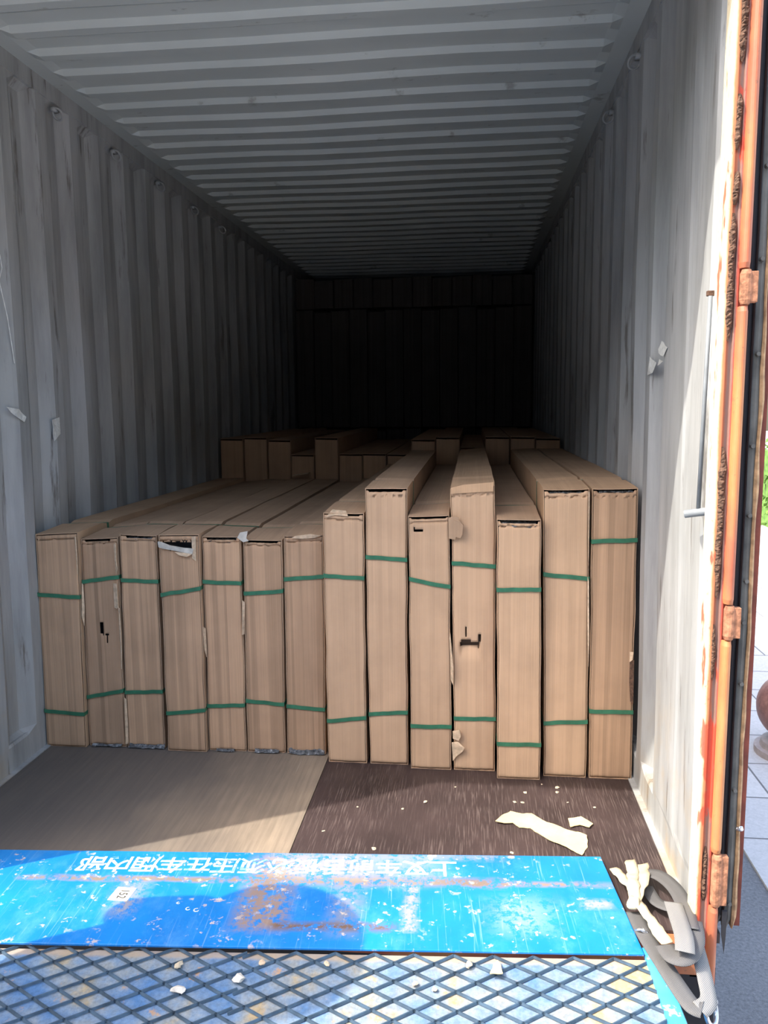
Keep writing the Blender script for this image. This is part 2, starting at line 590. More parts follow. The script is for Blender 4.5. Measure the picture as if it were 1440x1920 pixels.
def build_wall(name, side, prof):
    bm = bmesh.new()
    zs = [0.10, 0.125] + [0.125 + (2.645 - 0.125) * i / 14 for i in range(1, 14)] + [2.645, 2.685]
    rows = []
    for iz, z in enumerate(zs):
        k = 0.0 if iz in (0, len(zs) - 1) else 1.0
        row = []
        for y, d in prof:
            dd = d * k
            dent = nz((0, y * 0.7, z * 0.7), 2.2, 3.1 * side) * 0.006 if y > 2.3 else 0
            x = wall_x(side, z) + (dd + dent) * (1 if side < 0 else -1)
            yy = y + (nz((side, y, z), 1.5, 1.7) * 0.006 if y > 2.5 else 0)
            row.append(bm.verts.new((x, yy, z)))
        rows.append(row)
    for a, b in zip(rows, rows[1:]):
        for i in range(len(a) - 1):
            bm.faces.new((a[i], a[i + 1], b[i + 1], b[i]))
    o = obj(name, bm, M['wall'])
    tag(o, kind='structure')
    solid(o, 0.003, 0)
    # rails: bottom rail with a small lip, top rail
    b = bmesh.new()
    for (z0, z1, off) in ((-0.16, 0.112, 0.0), (2.675, H + 0.04, 0.006)):
        for za, zb in ((z0, z1),):
            xi = wall_x(side, max(za, 0))
            xo = wall_x(side, max(zb, 0))
            s = 1 if side < 0 else -1
            pr = [(xi + off * s, za), (xo + off * s, zb - 0.01), (xo + off * s - 0.006 * s, zb), (xo - 0.038 * s, zb), (xi - 0.038 * s, za)]
            A = [b.verts.new((x, Y0 + 0.02, z)) for x, z in pr]
            B = [b.verts.new((x, Y1, z)) for x, z in pr]
            b.faces.new(A)
            b.faces.new(B[::-1])
            for i in range(len(pr)):
                j = (i + 1) % len(pr)
                b.faces.new((A[i], A[j], B[j], B[i]))
    obj('side_rail', b, M['wall'], o)
    return o


front_r = [(2.035, 0.0), (2.045, -0.006), (2.07, -0.014), (2.095, -0.014), (2.125, -0.006), (2.135, 0.004), (2.20, 0.003), (2.205, 0.0), (2.30, -0.004), (2.33, 0.0), (2.345, 0.004)]
front_l = [(2.035, 0.0), (2.20, 0.0), (2.30, -0.004), (2.36, 0.0)]
wall_l = build_wall('wall_left', -1, wall_profile(3.29 - 3 * P, front_l))
wall_r = build_wall('wall_right', 1, wall_profile(2.61 - 0 * P, front_r))

# floor lip strips along the walls (thin metal angle)
for side, w_ in ((-1, wall_l), (1, wall_r)):
    x = wall_x(side, 0)
    s = 1 if side < 0 else -1
    b = bmesh.new()
    box(b, min(x, x + s * 0.022), max(x, x + s * 0.022), Y0 + 0.05, 9.0, 0.001, 0.006)
    obj('floor_angle', b, M['wall'], w_)


def lashing_ring(side, y, z, parent):
    s = 1 if side < 0 else -1
    x = wall_x(side, z) + 0.006 * s
    b = bmesh.new()
    ring_tube(b, (x + 0.014 * s, y, z - 0.006), 0.024, 0.0045, (0.25 * s, 0.75, 0.5))
    box(b, min(x - 0.01 * s, x + 0.012 * s), max(x - 0.01 * s, x + 0.012 * s), y - 0.02, y + 0.02, z + 0.004, z + 0.018)
    obj('lashing_ring', b, M['wall'], parent, smooth=True)


for k in range(5):
    lashing_ring(-1, 3.36 + 0.56 * k, 2.636, wall_l)
for y in (3.15, 3.71):
    lashing_ring(1, y, 2.636, wall_r)

# ceiling: pressed ribs across, fading out near the side rails
bm = bmesh.new()
xs = [-0.05, 0.02, 0.075, 0.115] + [0.115 + (2.235 - 0.115) * i / 8 for i in range(1, 9)] + [2.275, 2.33, 2.41]
ys = [2.02]
y = 2.867 - 4 * 0.187
prof = []
while y < Y1:
    # raised (lower) land, then camera-facing slope down toward it
    prof += [(y - 0.008, 0.018), (y + 0.006, -0.004), (y + 0.050, -0.004), (y + 0.100, 0.018)]
    y += 0.187
prof = [(2.02, 0.018)] + [p for p in prof if 2.03 < p[0] < Y1] + [(Y1, 0.016)]
rows = []
for (yy, dz) in prof:
    row = []
    for x in xs:
        k = 1.0 if 0.11 <= x <= 2.24 else 0.0
        sag = -0.004 * math.sin(x * 1.3) + nz((x, yy, 0), 1.6, 9) * 0.008
        skew = 0.0
        row.append(bm.verts.new((x, yy + skew, H + (dz if k else 0.006) + (sag if k else 0))))
    rows.append(row)
for a, b in zip(rows, rows[1:]):
    for i in range(len(a) - 1):
        bm.faces.new((a[i], a[i + 1], b[i + 1], b[i]))
ceil = obj('ceiling', bm, M['roof'])
tag(ceil, kind='structure')
solid(ceil, 0.004, 1)

# end wall
bm = bmesh.new()
pts = []
x = -0.05
while x < 2.42:
    pts += [(x, 0.0), (x + 0.07, 0.04), (x + 0.13, 0.04), (x + 0.20, 0.0)]
    x += 0.26
lo = [bm.verts.new((min(p[0], 2.42), Y1 + p[1] - 0.04, -0.1)) for p in pts]
hi = [bm.verts.new((min(p[0], 2.42), Y1 + p[1] - 0.04, H + 0.03)) for p in pts]
for i in range(len(pts) - 1):
    if (lo[i].co - lo[i + 1].co).length > 1e-5:
        bm.faces.new((lo[i], lo[i + 1], hi[i + 1], hi[i]))
tag(obj('wall_back', bm, M['wall']), kind='structure')

# floor: worn panel on the left, dark film-faced panel on the right
fl = empty('floor', (0, 0, 0))
tag(fl, kind='structure')
FW = -0.05
obj('worn_floor_panel', BX(FW, 1.1835, Y0 + 0.04, 6.0, -0.028, 0.0), M['ply'], fl)
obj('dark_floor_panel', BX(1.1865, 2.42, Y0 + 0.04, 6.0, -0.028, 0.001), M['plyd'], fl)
obj('rear_floor_panel', BX(FW, 2.42, 6.003, Y1, -0.028, 0.0), M['ply'], fl)

# ------------------------------------------------------------------ door frame
post = obj('trim_1', BX(2.335, 2.398, 2.0, 2.05, -0.10, 2.78), M['post'])
tag(post, kind='structure')
# the post front is ribbed: a raised inner edge and a raised strip
b = bmesh.new()
box(b, 2.336, 2.3515, 1.992, 2.004, -0.09, 2.72, 0.003)
obj('post_edge', b, M['post'], post)
b = bmesh.new()
box(b, 2.3645, 2.374, 1.994, 2.004, -0.09, 2.72, 0.0025)
obj('post_rib', b, M['post'], post)


def rod(z0, z1, x=2.383, r=0.0125):
    b = bmesh.new()
    n = 12
    A = []
    for z in (z0, z0 + 0.012, z1 - 0.012, z1):
        A.append([b.verts.new((x + math.sin(t) * r * (0.86 if z in (z0, z1) else 1), 1.994 - math.cos(t) * 0.020 * (0.8 if z in (z0, z1) else 1), z))
                  for t in [-math.pi / 2 + math.pi * k / (n - 1) for k in range(n)]])
    for p, q in zip(A, A[1:]):
        for k in range(n - 1):
            b.faces.new((p[k], p[k + 1], q[k + 1], q[k]))
        b.faces.new((p[n - 1], p[0], q[0], q[n - 1]))
    b.faces.new(A[0])
    b.faces.new(A[-1][::-1])
    obj('hinge_rod', b, M['orange'], post, smooth=False)


for z0, z1 in ((1.715, 2.72), (0.915, 1.628), (0.262, 0.822), (-0.12, 0.112)):
    rod(z0, z1)


def rust_crust(z0, z1, x0, x1, amp=0.010, seed=0):
    b = bmesh.new()
    nzz = max(6, int((z1 - z0) / 0.0035))
    rows = []
    for i in range(nzz + 1):
        z = z0 + (z1 - z0) * i / nzz
        f = i / nzz
        env = min(1, f * 6, (1 - f) * 6)
        wd = (x1 - x0) * (0.35 + 0.65 * env) * (0.8 + 0.5 * nz((z, 0, 0), 18, seed))
        xc = (x0 + x1) / 2 + 0.003 * nz((0, z, 0), 20, seed)
        row = []
        for k in range(6):
            u = k / 5
            h = math.sin(math.pi * u) * amp * env * (0.25 + 0.75 * abs(nz((u * 0.03, z, 0), 60, seed)) + 0.9 * abs(nz((u * 0.05, z, 3), 210, seed)))
            row.append(b.verts.new((xc + (u - 0.5) * wd, 1.998 - h, z)))
        rows.append(row)
    for p, q in zip(rows, rows[1:]):
        for k in range(5):
            b.faces.new((p[k], p[k + 1], q[k + 1], q[k]))
    for r_ in (rows[0], rows[-1]):
        pass
    o = obj('rust_crust', b, M['rust'], post)
    solid(o, 0.004, -1)


for a in ((2.17, 2.36, 2.349, 2.366, 0.012, 1), (1.98, 2.10, 2.348, 2.362, 0.010, 2), (1.86, 1.93, 2.350, 2.364, 0.010, 5), (1.55, 1.84, 2.346, 2.361, 0.012, 3),
          (0.93, 1.30, 2.346, 2.364, 0.012, 4), (0.72, 0.86, 2.349, 2.357, 0.005, 6), (0.12, 0.27, 2.350, 2.368, 0.012, 7)):
    rust_crust(*a)

# left post, header, sill (left post and header only throw shade here)
p2 = obj('trim_2', BX(-0.09, 0.0, 1.93, 2.05, -0.17, 2.78, bev=0.004), M['orange'])
tag(p2, kind='structure')
p3 = obj('trim_3', BX(-0.09, 2.43, 1.92, 2.05, 2.585, 2.80, bev=0.004), M['orange'])
tag(p3, kind='structure')
p4 = obj('trim_4', BX(-0.07, 2.34, 1.965, 2.039, -0.07, -0.006, bev=0.004), M['orange'])
tag(p4, kind='structure')

# right door, folded back against the outside; its hinge edge faces us
door = obj('door_1', BX(2.452, 2.466, 2.035, 3.18, 0.03, 2.62), M['dred'])
tag(door, kind='structure')
b = bmesh.new()
box(b, 2.402, 2.452, 2.05, 3.18, 0.03, 2.62)
obj('door_panel', b, M['retainer'], door)


def wavy_strip(name, x0, x1, y0, mat, z0, z1, wob, seed, depth=0.02, n=80):
    b = bmesh.new()
    rows = []
    for i in range(n + 1):
        z = z0 + (z1 - z0) * i / n
        o1 = nz((0, 0, z), 6, seed) * wob
        o2 = nz((0, 0, z), 9, seed + 5) * wob
        rr = 1.0
        if z - z0 < 0.06:      # rounded foot
            rr = math.sqrt(max(0.0, 1 - (1 - (z - z0) / 0.06) ** 2))
        xa, xb = x0 + o1, x1 + o2
        xb = xa + (xb - xa) * (0.35 + 0.65 * rr)
        rows.append([b.verts.new((xa, y0 + depth, z)), b.verts.new((xa, y0, z)), b.verts.new(((xa + xb) / 2, y0 - 0.004, z)), b.verts.new((xb, y0, z)), b.verts.new((xb, y0 + depth, z))])
    for p, q in zip(rows, rows[1:]):
        for k in range(5):
            b.faces.new((p[k], p[(k + 1) % 5], q[(k + 1) % 5], q[k]))
    b.faces.new(rows[0][::-1])
    b.faces.new(rows[-1])
    return obj(name, b, mat, door)


wavy_strip('door_gasket', 2.400, 2.421, 2.028, M['gasket'], 0.035, 2.61, 0.002, 1)
wavy_strip('gasket_lip', 2.4185, 2.4235, 2.022, M['gasket'], 0.06, 2.60, 0.0015, 2)
wavy_strip('retainer_strip', 2.423, 2.444, 2.030, M['retainer'], 0.022, 2.60, 0.001, 3)
wavy_strip('peeling_edge', 2.443, 2.452, 2.026, M['tan'], 0.028, 2.60, 0.005, 4)
for z in (0.10, 0.415, 0.70, 0.86, 0.965, 1.13, 1.30, 1.52, 1.74, 1.95):
    b = bmesh.new()
    bmesh.ops.create_cone(b, cap_ends=True, segments=10, radius1=0.0065, radius2=0.005, depth=0.010,
                          matrix=Matrix.Translation((2.434 + random.uniform(-0.002, 0.002), 2.022, z)) @ Matrix.Rotation(math.pi / 2, 4, 'X'))
    obj('retainer_bolt', b, M['retainer'], door)
b = bmesh.new()
bmesh.ops.create_icosphere(b, subdivisions=2, radius=0.008, matrix=Matrix.Translation((2.446, 2.014, 0.315)))
for v in b.verts:
    v.co += Vector((nz(v.co, 90, 1), nz(v.co, 90, 2), nz(v.co, 90, 3))) * 0.006
obj('foil_lump', b, M['steel'], door, smooth=True)
# torn rubber tongue hanging below
b = bmesh.new()
q = [(2.404, 0.10), (2.417, 0.10), (2.416, 0.03), (2.4135, -0.02), (2.405, 0.03)]
A = [b.verts.new((x, 1.985, z)) for x, z in q]
B = [b.verts.new((x + 0.002, 1.994, z)) for x, z in q]
b.faces.new(A)
b.faces.new(B[::-1])
for i in range(5):
    b.faces.new((A[i], B[i], B[(i + 1) % 5], A[(i + 1) % 5]))
obj('rubber_tongue', b, M['gasket'], door)
for z0, z1 in ((1.632, 1.711), (0.826, 0.911), (0.116, 0.258)):
    b = bmesh.new()
    tube(b, [(2.386, 1.985, z0), (2.386, 1.985, z0 + 0.01), (2.386, 1.985, z1 - 0.01), (2.386, 1.985, z1)], 0.014, 14, radii=[0.010, 0.0138, 0.0138, 0.010])
    box(b, 2.388, 2.412, 1.978, 1.996, z0 + 0.004, z1 - 0.004, 0.002)
    obj('hinge_knuckle', b, M['knuckle'], door, smooth=False)

# left door, folded back the same way, out of the picture
d2 = obj('door_2', BX(-0.16, -0.10, 2.03, 3.18, 0.03, 2.62, bev=0.004), M['dred'])
tag(d2, kind='structure')

# ------------------------------------------------------------------ ground outside
gb = bmesh.new()
box(gb, -40, 3.44, -40, 40, -1.45, -1.35)
tag(obj('ground', gb, M['ground']), kind='structure')
gb = bmesh.new()
box(gb, 3.44, 60, -40, 80, -1.45, -1.335)
tag(obj('pavement', gb, M['paver']), kind='structure')
# black bar for the shade under the sill, then the lorry chassis
tag(obj('trim_5', BX(-0.09, 2.40, 2.0, 2.039, -0.30, -0.071), M['gasket']), kind='structure')
ch = empty('trailer_chassis', (1.17, 7.5, -0.2))
tag(ch, 'dark steel trailer chassis under the container floor', 'trailer')
obj('side_beam', BX(-0.55, -0.40, -5.4, 6.4, -0.33, 0.0), M['gasket'], ch)
obj('side_beam', BX(0.40, 0.55, -5.4, 6.4, -0.33, 0.0), M['gasket'], ch)
for yy in (3.0, 4.3):
    for s in (-1, 1):
        b = bmesh.new()
        tube(b, [(s * 0.72, yy, -0.66), (s * 0.98, yy, -0.66)], 0.48, 28)
        obj('wheel', b, M['gasket'], ch)
    b = bmesh.new()
    tube(b, [(-0.8, yy, -0.66), (0.8, yy, -0.66)], 0.06, 10)
    obj('axle', b, M['gasket'], ch)

# unseen block added behind the viewer to hide low sky from the container's depth
wh = empty('sky_blocker', (1.0, -15.5, -1.35))
tag(wh, 'added unseen dark grey block across the yard that hides the low sky', 'sky blocker')
obj('wall', BX(-26, 26, -6.0, 0.0, 0.0, 11.5, bev=0.02), simple('dark_grey_blocker', (0.055, 0.055, 0.06), 0.8), wh)
obj('roof', BX(-26.4, 26.4, -6.4, 0.4, 11.5, 11.8), M['gasket'], wh)
for k in range(6):
    obj('blocker_door', BX(-22 + 8 * k, -18.6 + 8 * k, 0.0, 0.06, 0.0, 4.0), M['retainer'], wh)

# bollard
bo = empty('stone_bollard', (4.26, 6.25, -1.335))
tag(bo, 'round red brown stone ball on a stepped base standing on the pavement beyond the door', 'bollard')
b = bmesh.new()
bmesh.ops.create_uvsphere(b, u_segments=32, v_segments=20, radius=0.27, matrix=Matrix.Translation((0, 0, 0.38)))
obj('stone_ball', b, M['stone'], bo, smooth=True)
b = bmesh.new()
tube(b, [(0, 0, 0), (0, 0, 0.05), (0, 0, 0.055), (0, 0, 0.10), (0, 0, 0.13)], 0.2, 28, radii=[0.27, 0.27, 0.23, 0.22, 0.16])
obj('stepped_base', b, M['stoneb'], bo, smooth=False)


def hedge(cx, cy, L, W_, Hh, seed):
    rnd = random.Random(seed)
    b = bmesh.new()
    for i in range(2600):
        p = Vector((rnd.uniform(-1, 1), rnd.uniform(-1, 1), rnd.uniform(-1, 1)))
        m_ = max(abs(c) for c in p)
        p = p / m_ * rnd.uniform(0.82, 1.0)
        c = Vector((p.x * W_ / 2, p.y * L / 2, Hh / 2 + p.z * Hh / 2))
        c += Vector((nz(c, 2, 1), nz(c, 2, 2), nz(c, 2, 3))) * 0.12
        a = Vector((rnd.gauss(0, 1), rnd.gauss(0, 1), rnd.gauss(0, 1))).normalized()
        t = a.orthogonal().normalized()
        s = rnd.uniform(0.05, 0.10)
        q = a.cross(t)
        b.faces.new([b.verts.new(c + v) for v in (t * s, q * s * 0.5, -t * s, -q * s * 0.5)])
    box(b, -W_ * 0.40, W_ * 0.40, -L * 0.44, L * 0.44, 0.0, Hh * 0.88)
    o = obj('clipped_hedge', b, M['leaf'])
    o.location = (cx, cy, -1.335)
    tag(o, 'bright green clipped hedge seen far beyond the open door edge', 'hedge')
    return o


hedge(8.9, 16.0, 7.0, 1.6, 1.9, 3)

# ------------------------------------------------------------------ cartons
def carton(name_label, xb0, xb1, xt0, xt1, yf, zl, zr, L, s=None, group='long cartons standing in the front row',
           holes=(), gap=None, dent=None, dark=False, creased=False, shade_dark=False, rng=0, detail=True, girth=0.27, bottom_film=None, top_film=False, lift=0.0):
    """xb: bottom x, xt: top x, zl/zr: top heights, s: strap heights (l, r, l, r)"""
    ox, oy = (xb0 + xb1) / 2, yf
    root = empty('cardboard_carton', (ox, oy, 0.002 + lift))
    tag(root, name_label, 'carton', group)
    seed = rng * 1.37
    wob = 0.0035 if detail else 0.003
    nu, nv = (10, 46) if detail else (4, 10)
    ws = [0, 0.02, 0.06, 0.12, girth - 0.05, girth - 0.012, girth, girth + 0.012, girth + 0.05] if detail else [0, 0.05]
    k = 6
    ws += [ws[-1] + (L - ws[-1]) * (i + 1) / k for i in range(k)]

    def Pp(u, v, w_):
        x0 = xb0 + (xt0 - xb0) * v
        x1 = xb1 + (xt1 - xb1) * v
        fac = 1.0 - 0.0
        # toward the back the row straightens
        x = x0 + (x1 - x0) * u
        z = v * (zl + (zr - zl) * u)
        p = Vector((x - ox, w_, z))
        e = abs(u - 0.5) * 2
        if detail:
            p.x += nz((x * 0.3, w_, z), 7, seed) * wob * (1 if e > 0.9 else 0.5)
            p.z += nz((x, w_, z), 5, seed + 4) * wob * (1 if v > 0.95 else 0) * 1.6
            if v > 0.97 and abs(w_ - girth) < 0.014:
                p.z -= 0.009
            if v > 0.97 and w_ < girth:
                p.z -= 0.010 * (1 - w_ / girth) ** 2
        return p

    bm = bmesh.new()
    cache = {}

    def V(u, v, w_):
        key = (round(u, 5), round(v, 5), round(w_, 5))
        if key not in cache:
            cache[key] = bm.verts.new(Pp(u, v, w_))
        return cache[key]
    us = [i / nu for i in range(nu + 1)]
    vs = [i / nv for i in range(nv + 1)]
    for a, b_ in zip(ws, ws[1:]):
        for i in range(nu):
            bm.faces.new((V(us[i], 1, a), V(us[i + 1], 1, a), V(us[i + 1], 1, b_), V(us[i], 1, b_)))
            bm.faces.new((V(us[i], 0, a), V(us[i], 0, b_), V(us[i + 1], 0, b_), V(us[i + 1], 0, a)))
        for j in range(nv):
            bm.faces.new((V(0, vs[j], a), V(0, vs[j + 1], a), V(0, vs[j + 1], b_), V(0, vs[j], b_)))
            bm.faces.new((V(1, vs[j], a), V(1, vs[j], b_), V(1, vs[j + 1], b_), V(1, vs[j + 1], a)))
    for i in range(nu):
        for j in range(nv):
            bm.faces.new((V(us[i], vs[j], L), V(us[i + 1], vs[j], L), V(us[i + 1], vs[j + 1], L), V(us[i], vs[j + 1], L)))
    sl = obj('sleeve', bm, M['cardd'] if shade_dark else M['cardtop'], root)
    solid(sl, 0.003, -1)

    # end panel, set a hair inside the sleeve
    bm = bmesh.new()
    holes = list(holes)
    fu, fv = (28, 110) if detail else (4, 8)
    g = {}
    wd = xb1 - xb0

    def fp(i, j):
        if (i, j) in g:
            return g[(i, j)]
        u, v = i / fu, j / fv
        uu = 0.028 + u * 0.944
        vv = (0.004 if detail else 0.0) + v * 0.988
        if gap and gap[0] <= u <= gap[1] and j == fv:
            vv -= gap[2] * (0.7 + 0.5 * abs(nz((u * 3, 0, 0), 3, seed)))
        if bottom_film and bottom_film[0] <= u <= bottom_film[1] and j == 0:
            vv += bottom_film[2] * (0.7 + 0.5 * abs(nz((u * 3, 0, 1), 3, seed)))
        p = Pp(uu, vv, 0.0)
        edge = math.sin(math.pi * min(1, max(0, u)))
        p.y = 0.001 - 0.004 * edge * (0.6 + 0.5 * nz((u, v * 3, 0), 2, seed)) + nz((u * 2.0, v * 1.2, 0), 3, seed + 2) * 0.002
        if dent and dent[0] <= u <= dent[1] and dent[2] <= v <= dent[3]:
            p.y += dent[4] * ((v - dent[2]) / (dent[3] - dent[2])) ** 1.5 * min(1, (u - dent[0]) * 14, (dent[1] - u) * 14)
        if j in (0, fv):
            p.y += 0.003
        g[(i, j)] = bm.verts.new(p)
        return g[(i, j)]

    def in_hole(u, v):
        for h in holes:
            if h[0] <= u <= h[1] and h[2] + 0.006 * nz((u * 9, 0, 0), 3, seed) <= v <= h[3] + 0.01 * nz((u * 9, 1, 0), 3, seed):
                return True
        return False
    for i in range(fu):
        for j in range(fv):
            if in_hole((i + 0.5) / fu, (j + 0.5) / fv):
                continue
            bm.faces.new((fp(i, j), fp(i + 1, j), fp(i + 1, j + 1), fp(i, j + 1)))
    ep = obj('end_panel', bm, M['cardd'] if shade_dark else M['cardc'] if creased else M['card'], root, smooth=detail)
    solid(ep, 0.003, -1 if False else 1)
    # what is packed inside, seen through holes and slits
    bm = bmesh.new()
    zt = min(zl, zr)
    a = [bm.verts.new(Pp(u, v, w_)) for (u, v, w_) in ((0.06, 0.01, 0.03), (0.94, 0.01, 0.03), (0.94, 0.985, 0.03), (0.06, 0.985, 0.03), (0.06, 0.01, 0.4), (0.94, 0.01, 0.4), (0.94, 0.985, 0.4), (0.06, 0.985, 0.4))]
    for f in ((0, 1, 2, 3), (4, 7, 6, 5), (0, 4, 5, 1), (3, 2, 6, 7), (0, 3, 7, 4), (1, 5, 6, 2)):
        bm.faces.new([a[t] for t in f])
    if detail:
        obj('wrapped_contents', bm, M['inner'] if (holes and not gap and not dark) else M['innerdark'], root)
    else:
        bm.free()
    # green bands
    if s:
        hs = [(s[0], s[1]), (s[2], s[3])]
        for (h0, h1) in hs:
            bm = bmesh.new()
            path = []
            for (u, w_) in [(0, 1.2), (0, 0.6), (0, 0.05), (0, 0.0)] + [(t / 8, 0) for t in range(9)] + [(1, 0.05), (1, 0.6), (1, 1.2)]:
                hh = h0 + (h1 - h0) * u
                v = hh / (zl + (zr - zl) * u)
                p = Pp(u, v, w_)
                if w_ == 0:
                    p.y = -0.0075 - 0.001 * math.sin(math.pi * u)
                    p.x += (-0.001 if u == 0 else 0.001 if u == 1 else 0)
                else:
                    p.x += -0.0012 if u == 0 else 0.0012
                p.z += nz((u * 3, w_, h0), 1.3, seed) * 0.003
                path.append(p)
            hw = 0.0078
            lo = [bm.verts.new(p - Vector((0, 0, hw))) for p in path]
            hi = [bm.verts.new(p + Vector((0, 0, hw))) for p in path]
            for i in range(len(path) - 1):
                bm.faces.new((lo[i], lo[i + 1], hi[i + 1], hi[i]))
            bo_ = obj('green_band', bm, M['strap'], root)
            solid(bo_, 0.0012, 0)
        # girth band over the top
        bm = bmesh.new()
        path = [Pp(0, v, girth) + Vector((-0.0015, 0, 0)) for v in (0.3, 0.7, 0.97)] + [Pp(u, 1, girth) + Vector((0, 0, 0.002)) for u in (0, 0.25, 0.5, 0.75, 1)] + [Pp(1, v, girth) + Vector((0.0015, 0, 0)) for v in (0.97, 0.7, 0.3)]
        lo = [bm.verts.new(p - Vector((0, 0.008, 0))) for p in path]
        hi = [bm.verts.new(p + Vector((0, 0.008, 0))) for p in path]
        for i in range(len(path) - 1):
            bm.faces.new((lo[i], lo[i + 1], hi[i + 1], hi[i]))
        solid(obj('girth_band', bm, M['strap'], root), 0.001, 0)

    def crumple(name, mat, u0, u1, z0, z1, yy0, yy1, nxx=14, nyy=6, amp=0.006):
        b2 = bmesh.new()
        rows = []
        for j in range(nyy + 1):
            row = []
            for i in range(nxx + 1):
                u = u0 + (u1 - u0) * i / nxx
                f = j / nyy
                p = Pp(u, 0, 0)
                zz = z0 + (z1 - z0) * f
                vv = zz / (zl + (zr - zl) * u)
                p = Pp(u, vv, 0.0)
                p.y = yy0 + (yy1 - yy0) * f
                p += Vector((nz((i * 0.37, j * 0.4, 0), 2, seed), nz((i * 0.37, j * 0.4, 5), 2, seed), nz((i * 0.37, j * 0.4, 9), 2, seed))) * amp
                row.append(b2.verts.new(p))
            rows.append(row)
        for A_, B_ in zip(rows, rows[1:]):
            for i in range(nxx):
                b2.faces.new((A_[i], A_[i + 1], B_[i + 1], B_[i]))
        return obj(name, b2, mat, root)
    if gap and top_film:
        zz = zt - gap[2] * zt
        crumple('film_wrap', M['film'], gap[0] + 0.05, gap[1] - 0.05, zz - 0.004, zt - 0.006, -0.002, 0.03)
    if bottom_film and detail:
        crumple('film_wrap', M['film'], bottom_film[0], bottom_film[1], 0.003, 0.006 + bottom_film[2] * 0.9, -0.014, 0.004, amp=0.004)
    root['_p'] = 0
    del root['_p']
    return root, Pp


def flap(parent, name, poly, y, mat, curl=0.012, axis='x', thick=0.003, seed=0):
    """ragged scrap of board: poly in local x/z, curls away from the face"""
    b = bmesh.new()
    xs_ = [p[0] for p in poly]
    x0, x1 = min(xs_), max(xs_)
    zs_ = [p[1] for p in poly]
    z0, z1 = min(zs_), max(zs_)
    vs_ = []
    for (x, z) in poly:
        u = (x - x0) / max(1e-6, x1 - x0)
        v = (z - z0) / max(1e-6, z1 - z0)
        d = {'x': u, '-x': 1 - u, 'z': v, '-z': 1 - v}[axis]
        vs_.append(b.verts.new((x, y - curl * d * d - 0.0006 * (seed % 3), z)))
    f = b.faces.new(vs_)
    bmesh.ops.triangulate(b, faces=[f])
    o = obj(name, b, mat, parent)
    solid(o, thick, 0)
    return o


ROW = [
 (-0.012, 0.160, -0.002, 0.178, 3.01, 0.911, 0.916, 0.652, 0.642, 0.156, 0.146),
 (0.165, 0.323, 0.180, 0.335, 3.03, 0.892, 0.900, 0.704, 0.724, 0.213, 0.246),
 (0.332, 0.493, 0.345, 0.499, 3.03, 0.909, 0.906, 0.713, 0.709, 0.240, 0.247),
 (0.515, 0.678, 0.516, 0.682, 3.01, 0.911, 0.912, 0.659, 0.688, 0.163, 0.180),
 (0.684, 0.840, 0.689, 0.845, 3.03, 0.907, 0.902, 0.711, 0.707, 0.191, 0.201),
 (0.846, 1.002, 0.855, 1.013, 3.03, 0.893, 0.895, 0.666, 0.677, 0.220, 0.209),
 (1.013, 1.170, 1.020, 1.178, 3.03, 0.910, 0.916, 0.725, 0.740, 0.202, 0.194),
 (1.193, 1.346, 1.192, 1.348, 2.966, 1.008, 1.007, 0.757, 0.748, 0.171, 0.190),
 (1.360, 1.509, 1.355, 1.515, 2.966, 1.104, 1.102, 0.832, 0.823, 0.207, 0.217),
 (1.526, 1.683, 1.519, 1.672, 2.938, 1.005, 1.010, 0.753, 0.727, 0.175, 0.179),
 (1.694, 1.850, 1.677, 1.840, 2.941, 1.107, 1.119, 0.818, 0.806, 0.210, 0.215),
 (1.858, 2.018, 1.846, 2.005, 2.884, 1.004, 1.004, 0.730, 0.736, 0.138, 0.142),
 (2.034, 2.191, 2.013, 2.177, 2.918, 1.107, 1.111, 0.785, 0.769, 0.214, 0.224),
 (2.202, 2.357, 2.186, 2.346, 2.918, 1.112, 1.112, 0.908, 0.915, 0.266, 0.266)]
LAB = [
 'brown cardboard carton against the left wall, leftmost of the front row',
 'battered low carton with a jagged hole in its middle and torn right edge',
 'low carton with an open black slit on top and no tears, third from left wall',
 'low carton with its top edge ripped open showing white foam',
 'low carton with a dark film slit above a perforated top edge, fifth from left wall',
 'low carton with a torn scrap on its left top corner, sixth from left wall',
 'rightmost of the seven low cartons, clear film showing under its foot',
 'medium height carton beside the low ones, first to rise above them',
 'plain tall carton standing between two medium height cartons, no holes',
 'medium height carton with a small black rip near its top left corner',
 'tall carton with a wide gouge in its lower middle',
 'medium height carton with shiny dark film bulging from its top edge',
 'tall smooth carton second from the right wall, with high white-edged right side',
 'tall carton with deep vertical creases next to the right wall']
